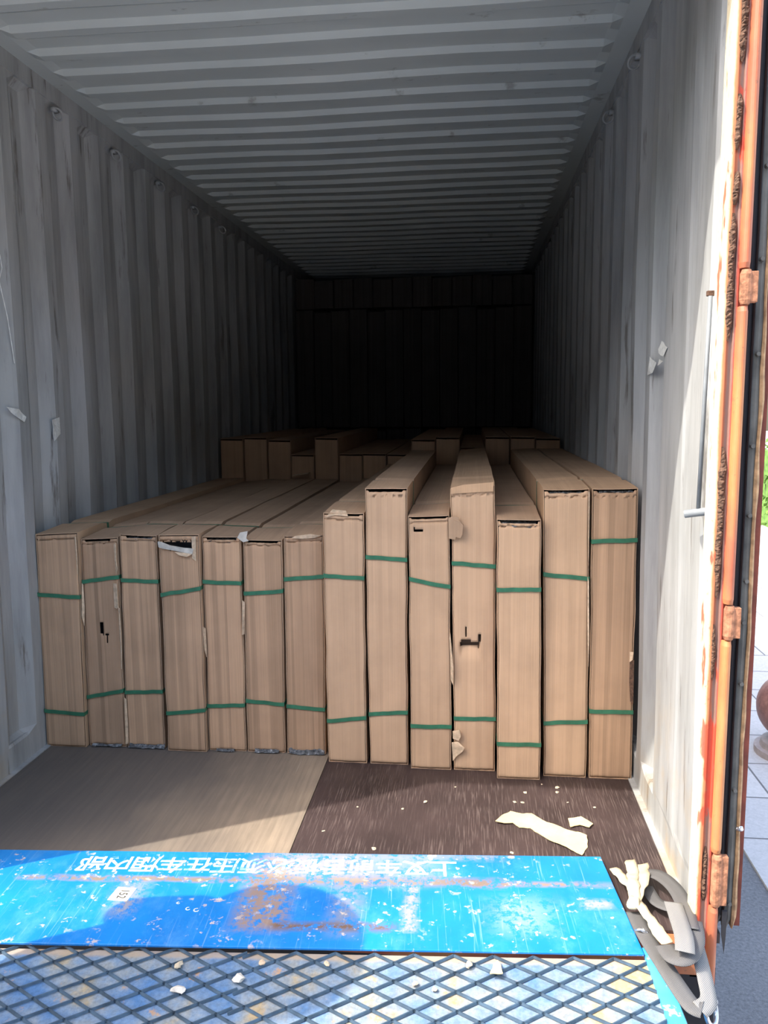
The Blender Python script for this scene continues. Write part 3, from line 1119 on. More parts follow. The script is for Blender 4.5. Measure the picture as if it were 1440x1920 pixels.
OPT = [dict(), dict(holes=[(0.44, 0.52, 0.545, 0.60), (0.50, 0.68, 0.535, 0.545), (0.60, 0.66, 0.50, 0.54)], gap=(0.1, 0.8, 0.022), bottom_film=(0.1, 0.9, 0.012)),
       dict(gap=(0.15, 0.9, 0.014), top_film=True, bottom_film=(0.05, 1.0, 0.018)),
       dict(holes=[(0.06, 0.86, 0.932, 0.968)], dark=True),
       dict(gap=(0.08, 0.92, 0.022), top_film=True, bottom_film=(0.2, 0.7, 0.010)),
       dict(gap=(0.1, 0.9, 0.010), bottom_film=(0.2, 0.85, 0.016)),
       dict(bottom_film=(0.05, 0.98, 0.03)),
       dict(gap=(0.45, 0.9, 0.006)), dict(gap=(0.05, 0.92, 0.008)),
       dict(holes=[(0.12, 0.34, 0.935, 0.947)], gap=(0.05, 0.95, 0.006)),
       dict(holes=[(0.14, 0.66, 0.444, 0.466), (0.18, 0.44, 0.464, 0.476), (0.285, 0.325, 0.476, 0.515), (0.62, 0.68, 0.466, 0.49)], dent=(0.12, 0.68, 0.395, 0.456, 0.028)),
       dict(gap=(0.06, 0.94, 0.022), top_film=True),
       dict(gap=(0.1, 0.9, 0.007), top_film=True), dict(gap=(0.1, 0.95, 0.009), top_film=True)]
roots = []
for i, r in enumerate(ROW):
    rt, pp = carton(LAB[i], r[0], r[1], r[2], r[3], r[4], r[5], r[6], 5.38 - r[4] - 0.01 * (i % 3), s=r[7:11], rng=i + 1,
                    creased=(i < 7 or i == 13), girth=0.27 if i < 7 else (0.34 if i in (7, 9, 11) else 0.28), **OPT[i])
    roots.append((rt, pp, r))


def local(i, px, pz):
    """fraction across / height in metres -> local x, z of carton i"""
    rt, pp, r = roots[i]
    z = (r[5] + (r[6] - r[5]) * px)
    p = pp(px, pz / z, 0)
    return p.x, p.z


def fl_(i, name, pts, mat, **k):
    return flap(roots[i][0], name, [local(i, *p) for p in pts], -0.0085, mat, **k)


T = M['torn']
# torn details on single cartons
fl_(0, 'torn_edge', [(0.95, 0.90), (1.0, 0.90), (1.01, 0.80), (0.985, 0.74), (0.96, 0.80), (0.97, 0.86)], T, axis='x')
fl_(1, 'torn_edge', [(0.0, 0.70), (0.03, 0.69), (0.05, 0.60), (0.03, 0.52), (0.0, 0.56)], T, axis='-x')
fl_(1, 'torn_edge', [(0.86, 0.70), (0.97, 0.70), (1.0, 0.60), (0.96, 0.595), (0.87, 0.60)], T, axis='x')
fl_(1, 'torn_edge', [(0.92, 0.86), (0.99, 0.88), (0.98, 0.80), (1.02, 0.76), (0.95, 0.74), (0.93, 0.80)], T, axis='x', seed=1)
fl_(1, 'torn_edge', [(0.97, 0.60), (1.03, 0.60), (1.04, 0.42), (1.01, 0.34), (0.98, 0.45)], T, axis='x', seed=2)
fl_(2, 'torn_edge', [(0.0, 0.22), (0.03, 0.21), (0.05, 0.10), (0.04, 0.02), (0.0, 0.02)], T, axis='-x')
fl_(3, 'foam_strip', [(0.02, 0.856), (0.12, 0.850), (0.40, 0.842), (0.70, 0.832), (0.84, 0.826), (0.88, 0.850), (0.62, 0.853), (0.30, 0.862), (0.10, 0.874), (0.02, 0.876)], M['foam'], curl=0.012, axis='z', thick=0.006)
fl_(3, 'torn_flap', [(0.84, 0.81), (0.94, 0.80), (0.95, 0.908), (0.84, 0.905)], M['torn'], curl=0.004)
fl_(3, 'torn_flap', [(0.40, 0.835), (0.74, 0.832), (0.86, 0.83), (0.72, 0.818), (0.52, 0.823)], M['torn'], curl=0.012, axis='-z')
fl_(4, 'torn_edge', [(-0.02, 0.53), (0.02, 0.52), (0.01, 0.40), (-0.02, 0.43)], T, axis='-x')
fl_(5, 'torn_scrap', [(-0.10, 0.905), (-0.04, 0.925), (0.14, 0.93), (0.10, 0.90), (0.16, 0.89), (0.02, 0.885)], M['foam'], curl=0.02, axis='-x')
fl_(5, 'torn_edge', [(-0.03, 0.64), (0.02, 0.63), (0.0, 0.50), (-0.04, 0.50)], T, axis='-x')
fl_(6, 'torn_edge', [(0.2, 0.904), (0.5, 0.903), (0.78, 0.906), (0.95, 0.915), (0.7, 0.922), (0.3, 0.913)], T, curl=0.006, axis='z')
fl_(7, 'torn_scrap', [(0.08, 0.992), (0.3, 1.0), (0.62, 0.996), (0.55, 1.014), (0.2, 1.018)], T, curl=-0.03, axis='z')
fl_(9, 'torn_flap', [(0.98, 1.0), (1.06, 1.005), (1.22, 1.004), (1.24, 0.99), (1.30, 0.984), (1.27, 0.972), (1.34, 0.965), (1.29, 0.955), (1.33, 0.945), (1.28, 0.938), (1.31, 0.925), (1.27, 0.915), (1.16, 0.918), (1.14, 0.907), (0.98, 0.912)], M['cardtop'], curl=0.016, axis='x')
fl_(9, 'torn_edge', [(0.985, 0.53), (1.01, 0.55), (1.03, 0.46), (1.06, 0.42), (1.05, 0.35), (1.0, 0.37), (0.99, 0.46)], T, axis='x')
fl_(10, 'torn_edge', [(-0.03, 0.16), (0.14, 0.17), (0.17, 0.145), (0.12, 0.125), (-0.02, 0.13)], T, axis='x')
fl_(10, 'torn_edge', [(-0.05, 0.115), (0.10, 0.12), (0.26, 0.10), (0.22, 0.085), (0.06, 0.06), (-0.02, 0.04)], T, axis='x', seed=2)
fl_(10, 'raised_top_flap', [(0.02, 1.09), (0.02, 1.112), (0.3, 1.124), (0.7, 1.130), (0.97, 1.134), (0.97, 1.10)], M['card'], curl=0.008, axis='z')
fl_(12, 'torn_edge', [(0.975, 1.10), (1.0, 1.10), (0.995, 0.86), (0.985, 0.80), (0.99, 0.95)], T, axis='x', curl=0.003)
fl_(12, 'torn_edge', [(0.97, 0.78), (1.0, 0.76), (1.01, 0.55), (0.99, 0.44), (0.98, 0.6)], T, axis='x', curl=0.006)
fl_(13, 'crushed_corner', [(0.90, 0.46), (1.0, 0.47), (1.0, 0.30), (0.93, 0.31), (0.90, 0.38), (0.94, 0.42)], M['rust'], curl=0.004, axis='x')
fl_(13, 'torn_edge', [(0.90, 0.50), (0.98, 0.50), (0.96, 0.47), (0.90, 0.46)], T, axis='x', curl=0.008)

# second row, behind
HB = [1.188, 1.195, 1.176, 1.076, 1.19, 1.078, 1.08, 1.075, 1.175, 1.19, 1.12, 1.19, 1.19, 1.18]
NB = ['first', 'second', 'third', 'fourth', 'fifth', 'sixth', 'seventh', 'eighth', 'ninth', 'tenth', 'eleventh', 'twelfth', 'thirteenth', 'last']
x = 0.012
for i in range(14):
    wd = 0.160
    lab = '%s dim carton %s from the left wall in the row behind the front cartons' % ('lower' if HB[i] < 1.13 else 'taller', NB[i])
    if i == 13:
        lab = 'dim carton beside the right wall in the row behind the front cartons'
    carton(lab, x, x + wd, x + 0.002, x + wd + 0.002, 5.40 + 0.01 * (i % 3), HB[i], HB[i] - 0.003, 2.33, group='cartons in the second row', detail=False, rng=30 + i)
    x += 0.1665

# scrap of board hanging off the second row
bs = bmesh.new()
box(bs, -0.06, 0.05, -0.01, 0.06, 0.0, 0.004)
for v in bs.verts:
    v.co.z += v.co.x * 0.15
so = obj('board_scrap', bs, M['torn'])
so.location = (0.60, 5.31, 0.945)
tag(so, 'pale torn board scrap lying on the low cartons before the dim second row', 'scrap')

# tall stack at the rear: two standing tiers and a low top tier
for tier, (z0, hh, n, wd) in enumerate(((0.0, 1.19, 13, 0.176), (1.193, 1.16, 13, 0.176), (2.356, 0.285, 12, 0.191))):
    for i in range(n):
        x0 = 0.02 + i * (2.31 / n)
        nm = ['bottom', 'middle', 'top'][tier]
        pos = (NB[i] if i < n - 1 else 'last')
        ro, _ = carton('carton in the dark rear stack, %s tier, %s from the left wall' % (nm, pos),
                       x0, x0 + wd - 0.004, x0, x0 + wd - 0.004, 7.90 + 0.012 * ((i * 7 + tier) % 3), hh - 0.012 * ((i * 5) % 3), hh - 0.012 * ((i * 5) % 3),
                       2.3, group='cartons of the tall rear stack', detail=False, shade_dark=True, rng=60 + tier * 20 + i, lift=z0)

# ------------------------------------------------------------------ loading ramp
RA = math.radians(4.0)
ramp = empty('loading_ramp', (2.18, 1.93, 0.005), RA)
tag(ramp, 'blue painted steel loading ramp with diamond mesh tread leading up to the container', 'ramp')
SL = math.radians(7)


def deckz(y):
    return y * math.tan(SL)


# lip plate: local x to the left is negative
bm = bmesh.new()
poly = [(0.012, -0.012), (0.012, 0.0), (0.014, 0.42), (-1.0, 0.424), (-2.10, 0.42), (-2.10, -0.012)]
prism(bm, [(0.016, -0.018), (0.006, 0.424), (-1.0, 0.420), (-2.10, 0.418), (-2.10, -0.018)], 0.007, 0.014)
lip = obj('lip_plate', bm, M['plate'], ramp)
b2 = lip.modifiers.new('bevel', 'BEVEL')
b2.width = 0.002
b2.segments = 2

bm = bmesh.new()
for (x0, x1) in ((-2.3, 0.065),):
    A = [(x0, -0.016, -0.004), (x1, -0.016, -0.004), (x1 + 0.02, -10.6, deckz(-10.6)), (x0, -10.6, deckz(-10.6))]
    top = [bm.verts.new(p) for p in A]
    bot = [bm.verts.new((p[0], p[1], p[2] - 0.012)) for p in A]
    bm.faces.new(top)
    bm.faces.new(bot[::-1])
    for i in range(4):
        j = (i + 1) % 4
        bm.faces.new((top[i], bot[i], bot[j], top[j]))
obj('deck_sheet', bm, M['deck'], ramp)
# blue side plate along the right edge
bm = bmesh.new()
A = [(0.018, 0.012, 0.010), (0.058, 0.012, 0.010), (0.085, -3.3, deckz(-3.3) + 0.006), (0.018, -3.3, deckz(-3.3) + 0.006)]
top = [bm.verts.new(p) for p in A]
bot = [bm.verts.new((p[0], p[1], p[2] - 0.010)) for p in A]
bm.faces.new(top)
bm.faces.new(bot[::-1])
for i in range(4):
    j = (i + 1) % 4
    bm.faces.new((top[i], bot[i], bot[j], top[j]))
obj('side_plate', bm, M['sideblue'], ramp)
# beams under the deck
bm = bmesh.new()
for xx in (-2.2, -1.1, 0.0):
    vs_ = []
    for (yy, zz) in ((-0.02, -0.02), (-0.02, -0.16), (-10.3, deckz(-10.3) - 0.06), (-10.3, deckz(-10.3) - 0.014)):
        vs_.append((yy, zz))
    A = [bm.verts.new((xx - 0.04, a_, b_)) for a_, b_ in vs_]
    B = [bm.verts.new((xx + 0.04, a_, b_)) for a_, b_ in vs_]
    bm.faces.new(A)
    bm.faces.new(B[::-1])
    for i in range(4):
        j = (i + 1) % 4
        bm.faces.new((A[i], B[i], B[j], A[j]))
obj('deck_beam', bm, M['sideblue'], ramp)


def mesh_sheet(x0, x1, xoff, y_top, rows_, rot):
    """expanded metal: zigzag strands standing on edge"""
    bm = bmesh.new()
    px, py = 0.1015, 0.0555
    cr, sr = math.cos(rot), math.sin(rot)

    def bar(a, b_):
        d = Vector((b_[0] - a[0], b_[1] - a[1])).normalized()
        n_ = Vector((-d.y, d.x))
        if n_.y < 0: n_ = -n_
        hw = 0.0013
        hgt = 0.0056
        lean = 0.0025
        vs_ = []
        for (p, ss) in ((a, -0.0035), (b_, 0.0035)):
            q = Vector(p) + d * ss
            for (o1, zz) in ((-hw, 0.001), (hw, 0.001), (hw + lean, hgt), (-hw + lean, hgt)):
                v = q + n_ * o1
                vx, vy = v.x * cr - v.y * sr, v.x * sr + v.y * cr
                vs_.append(bm.verts.new((vx, vy, deckz(vy) + zz)))
        for f in ((0, 1, 2, 3), (7, 6, 5, 4), (0, 4, 5, 1), (1, 5, 6, 2), (2, 6, 7, 3), (3, 7, 4, 0)):
            bm.faces.new([vs_[t] for t in f])
    for j in range(rows_ * 2):
        # nodes of half-row j at y_top - j*py/2 ; columns offset by half on odd rows
        ya = y_top - j * py / 2
        yb = ya - py / 2
        k0 = int((x0 - xoff) / px) - 2
        for k in range(k0, k0 + int((x1 - x0) / px) + 5):
            xa = xoff + (k + (0.5 if j % 2 else 0.0)) * px
            for sgn in (-1, 1):
                xb = xa + sgn * px / 2
                if min(xa, xb) < x0 or max(xa, xb) > x1:
                    # ragged open ends stick out half way
                    if min(xa, xb) < x0 - px * 0.5 or max(xa, xb) > x1 + px * 0.5:
                        continue
                    f = 0.62
                    if x0 <= xa <= x1:
                        bar((xa, ya), (xa + (xb - xa) * f, ya + (yb - ya) * f))
                    elif x0 <= xb <= x1:
                        bar((xb, yb), (xb + (xa - xb) * f, yb + (ya - yb) * f))
                    continue
                bar((xa, ya), (xb, yb))
    return obj('mesh_tread', bm, M['meshbar'], ramp)


mesh_sheet(-0.985, 0.008, -0.569, -0.020, 60, 0.0)
mesh_sheet(-2.15, -1.012, -1.085, -0.026, 60, -0.012)


def text_mesh(name, body, size, mat, parent, loc, rot, sx=1.0, spacing=1.0, depth=0.0006, bold=0.0):
    cu = bpy.data.curves.new('txt', 'FONT')
    cu.body = body
    cu.size = size
    cu.align_x = 'CENTER'
    cu.align_y = 'CENTER'
    cu.extrude = depth / 2
    cu.offset = bold
    cu.space_character = spacing
    to = bpy.data.objects.new('txt', cu)
    C.objects.link(to)
    dg = bpy.context.evaluated_depsgraph_get()
    me = bpy.data.meshes.new_from_object(to.evaluated_get(dg))
    bpy.data.objects.remove(to)
    o = link(name, me, mat, parent)
    o.location = loc
    o.rotation_euler = rot
    o.scale = (sx, 1, 1)
    return o


def worn_white():
    m = NM('worn_stencil_paint', 0.7)
    X = m.axis(0)
    n_ = m.noise(40, 6, 0.7)
    c = m.ramp(m.math('ADD', n_, m.math('MULTIPLY', m.noise(4, 3), 0.5)), [(0.80, (0.80, 0.86, 0.90)), (0.92, (0.16, 0.42, 0.72))])
    # the middle of the line is nearly rubbed away
    md = m.band(X, -0.10, 0.30, 0.06)
    c = m.mix(m.math('MULTIPLY', md, m.ramp(m.noise(26, 5, 0.7, loc=(3, 0, 0)), [(0.46, 0.0), (0.56, 0.9)])), c, (0.09, 0.33, 0.68))
    m.color(c)
    return m.m


# the warning line reads from inside the container
text_mesh('warning_lettering', '上叉车前舌板必须压在车厢内部', 0.086, worn_white(), lip,
          (-1.02, 0.352, 0.0146), (0, 0, math.pi), 1.0, 0.93, bold=0.0013)
st = obj('number_sticker', prism(bmesh.new(), [(-0.031, -0.030), (0.027, -0.032), (0.030, 0.030), (-0.027, 0.032)], 0.0, 0.0008), M['sticker'], lip)
st.location = (-1.409, 0.196, 0.0141)
st.rotation_euler = (0, 0, -0.07)
text_mesh('number', '152', 0.036, M['ink'], st, (0.002, 0, 0.0014), (0, 0, -math.pi / 2), 0.8, 1.0, 0.0003)
# flat paint fragments of a second, mostly worn stencil mark
for (dx, dy, s_) in ((-1.20, 0.135, 0.006), (-1.175, 0.13, 0.007), (-1.235, 0.16, 0.004)):
    b = bmesh.new()
    ring_tube(b, (0, 0, 0), s_, 0.0014, (0, 0, 1), 14, 6, 0.5, 5.2)
    for v in b.verts: v.co.z *= 0.12
    o = obj('paint_mark', b, M['white'], lip)
    o.location = (dx, dy, 0.0143)

# ------------------------------------------------------------------ strap bundle at the right edge
def ribbon(bm, pts, width, sides):
    pts = [Vector(p) for p in pts]
    # resample with Catmull-Rom
    def cr(P0, P1, P2, P3, t):
        return 0.5 * ((2 * P1) + (P2 - P0) * t + (2 * P0 - 5 * P1 + 4 * P2 - P3) * t * t + (3 * P1 - 3 * P2 + P3 - P0) * t ** 3)
    sd = [Vector(s_).normalized() for s_ in sides]
    P_ = [pts[0]] + pts + [pts[-1]]
    S_ = [sd[0]] + sd + [sd[-1]]
    rows = []
    for i in range(len(pts) - 1):
        for k in range(8):
            t = k / 8
            c = cr(P_[i], P_[i + 1], P_[i + 2], P_[i + 3], t)
            s_ = cr(S_[i], S_[i + 1], S_[i + 2], S_[i + 3], t).normalized()
            rows.append((c, s_))
    rows.append((pts[-1], sd[-1]))
    V_ = [[bm.verts.new(c + s_ * width * f) for f in (-0.5, -0.17, 0.17, 0.5)] for c, s_ in rows]
    for a, b_ in zip(V_, V_[1:]):
        for k in range(3):
            bm.faces.new((a[k], a[k + 1], b_[k + 1], b_[k]))
    return bm


ws_ = empty('webbing_strap', (2.25, 2.05, 0.01))
tag(ws_, 'looped grey webbing strap lying between the ramp lip and the orange door post', 'strap')
o_ = Vector((2.25, 2.05, 0.01))


def RB(name, pts, width, mat, th=0.002, lead=(0, -0.35, 1)):
    pv = [Vector(p) - o_ for p in pts]
    sides = []
    for i in range(len(pv)):
        t = (pv[min(i + 1, len(pv) - 1)] - pv[max(i - 1, 0)]).normalized()
        sides.append(t.cross(Vector(lead)).normalized())
    b = ribbon(bmesh.new(), pv, width, sides)
    o = obj(name, b, mat, ws_, smooth=True)
    solid(o, th, 0)
    return o


WEBL = webbing_mat('pale_grey_webbing', (0.13, 0.13, 0.127), (0.25, 0.247, 0.24))
RB('outer_loop', [(2.261, 2.248, 0.03), (2.295, 2.22, 0.05), (2.318, 2.134, 0.07), (2.323, 2.04, 0.08), (2.308, 1.925, 0.09)], 0.046, M['web'])
RB('inner_fold', [(2.261, 2.198, 0.025), (2.271, 2.122, 0.03), (2.298, 2.086, 0.04), (2.327, 2.073, 0.05)], 0.036, M['web'])
RB('lower_curl', [(2.324, 1.966, 0.085), (2.312, 1.895, 0.08), (2.281, 1.844, 0.075), (2.249, 1.844, 0.07), (2.241, 1.896, 0.06)], 0.050, M['web'])
RB('marked_end', [(2.292, 2.029, 0.09), (2.287, 1.954, 0.095), (2.281, 1.878, 0.1), (2.271, 1.825, 0.095)], 0.046, WEBL)
RB('long_tail', [(2.204, 2.083, 0.02), (2.21, 1.983, 0.028), (2.23, 1.876, 0.03), (2.248, 1.805, 0.025), (2.268, 1.744, 0.02), (2.289, 1.735, 0.018)], 0.044, M['web'])
RB('tail_return', [(2.284, 1.735, 0.018), (2.31, 1.76, 0.02), (2.317, 1.805, 0.03), (2.322, 1.866, 0.04), (2.327, 1.929, 0.045)], 0.040, WEBL, lead=(0.3, -0.35, 1))
cw = empty('cream_cloth_strip', (2.20, 2.20, 0.02))
tag(cw, 'knotted cream cloth strip tied around the grey strap beside the blue plate', 'cloth strip')
o_ = Vector((2.20, 2.20, 0.02))


def RC(name, pts, width, sides):
    b = ribbon(bmesh.new(), [Vector(p) - o_ for p in pts], width, sides)
    for v in b.verts:
        v.co += Vector((nz(v.co, 35, 1), nz(v.co, 35, 2), nz(v.co, 35, 3))) * 0.006
    o = obj(name, b, M['cloth'], cw, smooth=True)
    solid(o, 0.003, 0)


RC('side_end', [(2.184, 2.29, 0.02), (2.201, 2.2, 0.04), (2.211, 2.13, 0.05), (2.207, 2.086, 0.05)], 0.026, [(1, 0.3, 0), (1, 0.3, 0), (1, 0.2, 0.1), (1, 0.1, 0.1)])
RC('spread_end', [(2.271, 2.299, 0.03), (2.251, 2.202, 0.05), (2.225, 2.128, 0.055), (2.207, 2.086, 0.05)], 0.04, [(1, 0.3, 0), (1, 0.3, 0), (1, 0.2, 0.1), (1, 0.1, 0.1)])
RC('spread_end', [(2.24, 2.325, 0.03), (2.224, 2.213, 0.05), (2.211, 2.132, 0.06), (2.207, 2.086, 0.05)], 0.034, [(1, 0.3, 0), (1, 0.3, 0), (1, 0.2, 0.1), (1, 0.1, 0.1)])
RC('tail', [(2.213, 2.086, 0.05), (2.229, 1.986, 0.06), (2.238, 1.929, 0.065), (2.248, 1.904, 0.06)], 0.03, [(1, 0.3, 0), (1, 0.3, 0), (1, 0.2, 0.1), (1, 0.1, 0.1)])
b = bmesh.new()
bmesh.ops.create_icosphere(b, subdivisions=3, radius=0.016)
for v in b.verts:
    v.co = Vector((v.co.x * 1.1, v.co.y * 1.3, v.co.z)) * (1 + 0.5 * nz(v.co, 70, 3))
kn = obj('knot', b, M['cloth'], cw, smooth=True)
kn.location = (0.003, -0.120, 0.030)

# shackles
def shackle(label, loc, R, r, axis, rz=0.0):
    root = empty('steel_shackle', loc, rz)
    tag(root, label, 'shackle')
    b = bmesh.new()
    ring_tube(b, (0, 0, 0), R, r, axis, 22, 8, 0.6, 5.6)
    obj('bow', b, M['steel'], root, smooth=True)
    b = bmesh.new()
    ax = Vector(axis).normalized()
    u = ax.orthogonal().normalized()
    p = u * (R * 0.82)
    v = ax.cross(u)
    tube(b, [p + v * R * 0.9, p - v * R * 0.9], r * 1.25, 8)
    obj('pin', b, M['steel'], root, smooth=True)


shackle('silver chain shackle at the lower end of the grey strap', (2.326, 1.79, -0.028), 0.030, 0.006, (0.8, -0.5, 0.35))
shackle('small silver shackle at the blue plate corner beside the strap', (2.207, 1.992, 0.022), 0.016, 0.0045, (0.3, 1, 0.6))

# lashing rod standing against the right wall
rod_root = empty('lashing_rod', (2.33, 2.09, 1.12))
tag(rod_root, 'thin grey metal rod with a short tube end standing off the sunlit right wall', 'rod')
b = bmesh.new()
tube(b, [(0.004, -0.012, 0.545), (0.002, -0.006, 0.30), (0, 0, 0.012)], 0.0055, 10)
obj('thin_rod', b, M['greymetal'], rod_root, smooth=True)
b = bmesh.new()
seg = 16
c0, c1 = Vector((0.018, -0.01, 0.012)), Vector((-0.030, 0.012, 0.002))
d = (c1 - c0).normalized()
u = d.orthogonal().normalized()
v = d.cross(u)
rings = []
for c, r_ in ((c0, 0.0105), (c1, 0.0105), (c1, 0.0082), (c1 - d * 0.03, 0.0082)):
    rings.append([b.verts.new(c + (u * math.cos(t) + v * math.sin(t)) * r_) for t in [2 * math.pi * k / seg for k in range(seg)]])
for A_, B_ in zip(rings, rings[1:]):
    for k in range(seg):
        b.faces.new((A_[k], A_[(k + 1) % seg], B_[(k + 1) % seg], B_[k]))
b.faces.new(rings[0])
b.faces.new(rings[-1])
obj('tube_end', b, M['greymetal'], rod_root)
b = bmesh.new()
box(b, -0.004, 0.014, -0.014, 0.000, 0.545, 0.558, 0.002)
obj('upper_bracket', b, M['rust'], rod_root)

# ------------------------------------------------------------------ scraps and crumbs
def scrap(name, label, cat, poly, z, mat, lift=0.004, th=0.002, group=None):
    cx = sum(p[0] for p in poly) / len(poly)
    cy = sum(p[1] for p in poly) / len(poly)
    b = bmesh.new()
    vs_ = [b.verts.new((x - cx, y_ - cy, 0)) for x, y_ in poly]
    f = b.faces.new(vs_)
    r = bmesh.ops.triangulate(b, faces=[f])
    bmesh.ops.subdivide_edges(b, edges=b.edges[:], cuts=3, use_grid_fill=True)
    for v in b.verts:
        v.co.z = lift * (0.5 + nz(v.co, 14, cx * 3))
        v.co.x += nz(v.co, 60, cy) * 0.003
        v.co.y += nz(v.co, 60, cy + 3) * 0.003
    o = obj(name, b, mat)
    o.location = (cx, cy, z + th / 2)
    solid(o, th, 0)
    tag(o, label, cat, group)
    return o


scrap('paper_scrap', 'long torn yellow brown paper scrap on the dark floor panel', 'paper scrap',
      [(1.842, 2.551), (1.868, 2.600), (1.896, 2.632), (1.935, 2.610), (1.965, 2.615), (1.988, 2.589), (2.012, 2.560), (2.037, 2.548), (2.075, 2.528), (2.112, 2.515), (2.134, 2.494), (2.128, 2.43), (2.104, 2.378), (2.075, 2.400), (2.040, 2.430), (2.010, 2.455), (1.985, 2.492), (1.955, 2.528), (1.92, 2.525), (1.90, 2.555), (1.870, 2.545)], 0.002, M['paper'], 0.008)
scrap('paper_scrap', 'small torn yellow brown paper scrap right of the long scrap', 'paper scrap',
      [(2.087, 2.600), (2.130, 2.605), (2.165, 2.570), (2.150, 2.545), (2.120, 2.560), (2.089, 2.545)], 0.002, M['paper'], 0.010)
crumbs = [(2.075, 2.827, .014), (1.955, 2.779, .012), (1.913, 2.704, .012), (2.189, 2.692, .008), (1.595, 2.675, .012), (1.887, 2.377, .010), (2.02, 2.85, .006), (1.94, 2.705, .010),
          (1.52, 2.62, .009), (1.70, 2.80, .006), (1.45, 2.36, .012), (1.27, 2.45, .008), (1.36, 2.62, .007), (2.07, 2.79, .012), (2.10, 2.72, .006)]
rnd = random.Random(5)
first = None


def lump(name, x, y_, z, r, mat, label, cat, group, sq=0.45):
    b = bmesh.new()
    bmesh.ops.create_icosphere(b, subdivisions=2, radius=r)
    for v in b.verts:
        v.co *= (1 + 0.8 * nz(v.co, 1.1 / r, x * 9))
        v.co.z = max(-r * sq * 0.6, v.co.z * sq)
        v.co.x *= 1.25
    o = obj(name, b, mat)
    o.location = (x, y_, z + r * sq * 0.6)
    o.rotation_euler.z = rnd.uniform(0, 6)
    tag(o, label, cat, group)
    return o


where = ['just in front of the two rightmost cartons', 'behind the long paper scrap, nearest the cartons of three', 'behind the left end of the long paper scrap, largest there', 'closest to the right wall, right of the small scrap',
         'alone in the sunny middle of the dark floor panel', 'by the ramp lip, left of the long paper scrap end', 'at the foot of the tall carton second from right', 'beside the larger crumb behind the long scrap',
         'midway between the floor seam and the long scrap', 'at the shadow edge left of the medium carton with film', 'touching the ramp lip near the worn lettering', 'close to the floor seam near the ramp lip',
         'in the sun a little right of the floor seam', 'between the rightmost cartons and the small scrap, larger', 'directly behind the small paper scrap']
for (x, y_, r), wl in zip(crumbs, where):
    lump('crumb', x, y_, 0.001, r * 0.5, M['chip'], 'pale crumb ' + wl, 'crumb', 'pale crumbs on the dark floor panel')
ca, sa = math.cos(RA), math.sin(RA)


def ramp_pt(x, y_):
    return (2.18 + x * ca - y_ * sa, 1.93 + x * sa + y_ * ca, 0.005 + deckz(y_))


bits = [((-1.005, -0.105), .016, 'crumpled grey leaf scrap on the mesh gap in the shadow', 'foam'),
        ((-1.145, -0.145), .018, 'white curled scrap left of the mesh gap', 'foam'),
        ((-1.165, -0.07), .014, 'tan leaf scrap in the shaded mesh', 'chip'),
        ((-0.955, -0.055), .012, 'brown bark bit just right of the mesh gap', 'torn'),
        ((-0.79, -0.055), .010, 'small tan bit near the shadow edge on the mesh', 'chip'),
        ((-0.43, -0.050), .013, 'pale clod on the sunny mesh left of the yellow scrap', 'chip'),
        ((-0.565, -0.11), .008, 'tiny pale crumb in the middle of the sunny mesh', 'chip'),
        ((-0.52, -0.125), .008, 'small brown twig bit on the sunny mesh', 'torn')]
for (p, r, lb, mt) in bits:
    q = ramp_pt(*p)
    lump('debris_scrap', q[0], q[1], q[2] + 0.004, r * 0.72, M[mt], lb, 'scrap', None, 0.5)
q = ramp_pt(-0.365, -0.07)
o = scrap('debris_scrap', 'yellow torn paper bit lying on the sunny mesh', 'scrap', [(q[0] - .014, q[1] - .022), (q[0] + .016, q[1] - .020), (q[0] + .012, q[1] + .012), (q[0] + .004, q[1] + .028), (q[0] - .006, q[1] + .012)], q[2] + 0.008, M['paper'], 0.01)

# bits of tape stuck on the walls
def wall_tape(side, pts, parent):
    b = bmesh.new()
    vs_ = []
    for (y_, z_) in pts:
        x_ = wall_x(side, z_) + (0.006 if side < 0 else -0.006)
        vs_.append(b.verts.new((x_, y_, z_)))
    f = b.faces.new(vs_)
    bmesh.ops.triangulate(b, faces=[f])
    bmesh.ops.subdivide_edges(b, edges=b.edges[:], cuts=2, use_grid_fill=True)
    for v in b.verts:
        v.co.x += nz(v.co, 30, 2) * 0.006
    o = obj('tape_scrap', b, M['tape'], parent)
    solid(o, 0.001, 0)


wall_tape(1, [(2.56, 1.575), (2.63, 1.60), (2.68, 1.565), (2.60, 1.55)], wall_r)
wall_tape(1, [(2.70, 1.535), (2.79, 1.56), (2.83, 1.50), (2.74, 1.505)], wall_r)
wall_tape(1, [(2.60, 1.535), (2.66, 1.545), (2.67, 1.525)], wall_r)
wall_tape(-1, [(2.86, 1.415), (2.94, 1.405), (2.985, 1.375), (2.97, 1.355), (2.90, 1.385)], wall_l)
wall_tape(-1, [(3.18, 1.36), (3.24, 1.37), (3.25, 1.30), (3.19, 1.27)], wall_l)
b = bmesh.new()
tube(b, [(0.004, 2.84, 2.00), (0.006, 2.885, 1.975), (0.005, 2.895, 1.93), (0.005, 2.87, 1.88), (0.004, 2.91, 1.75), (0.004, 2.93, 1.62), (0.004, 2.935, 1.58)], 0.0016, 6)
obj('hanging_thread', b, M['tape'], wall_l)

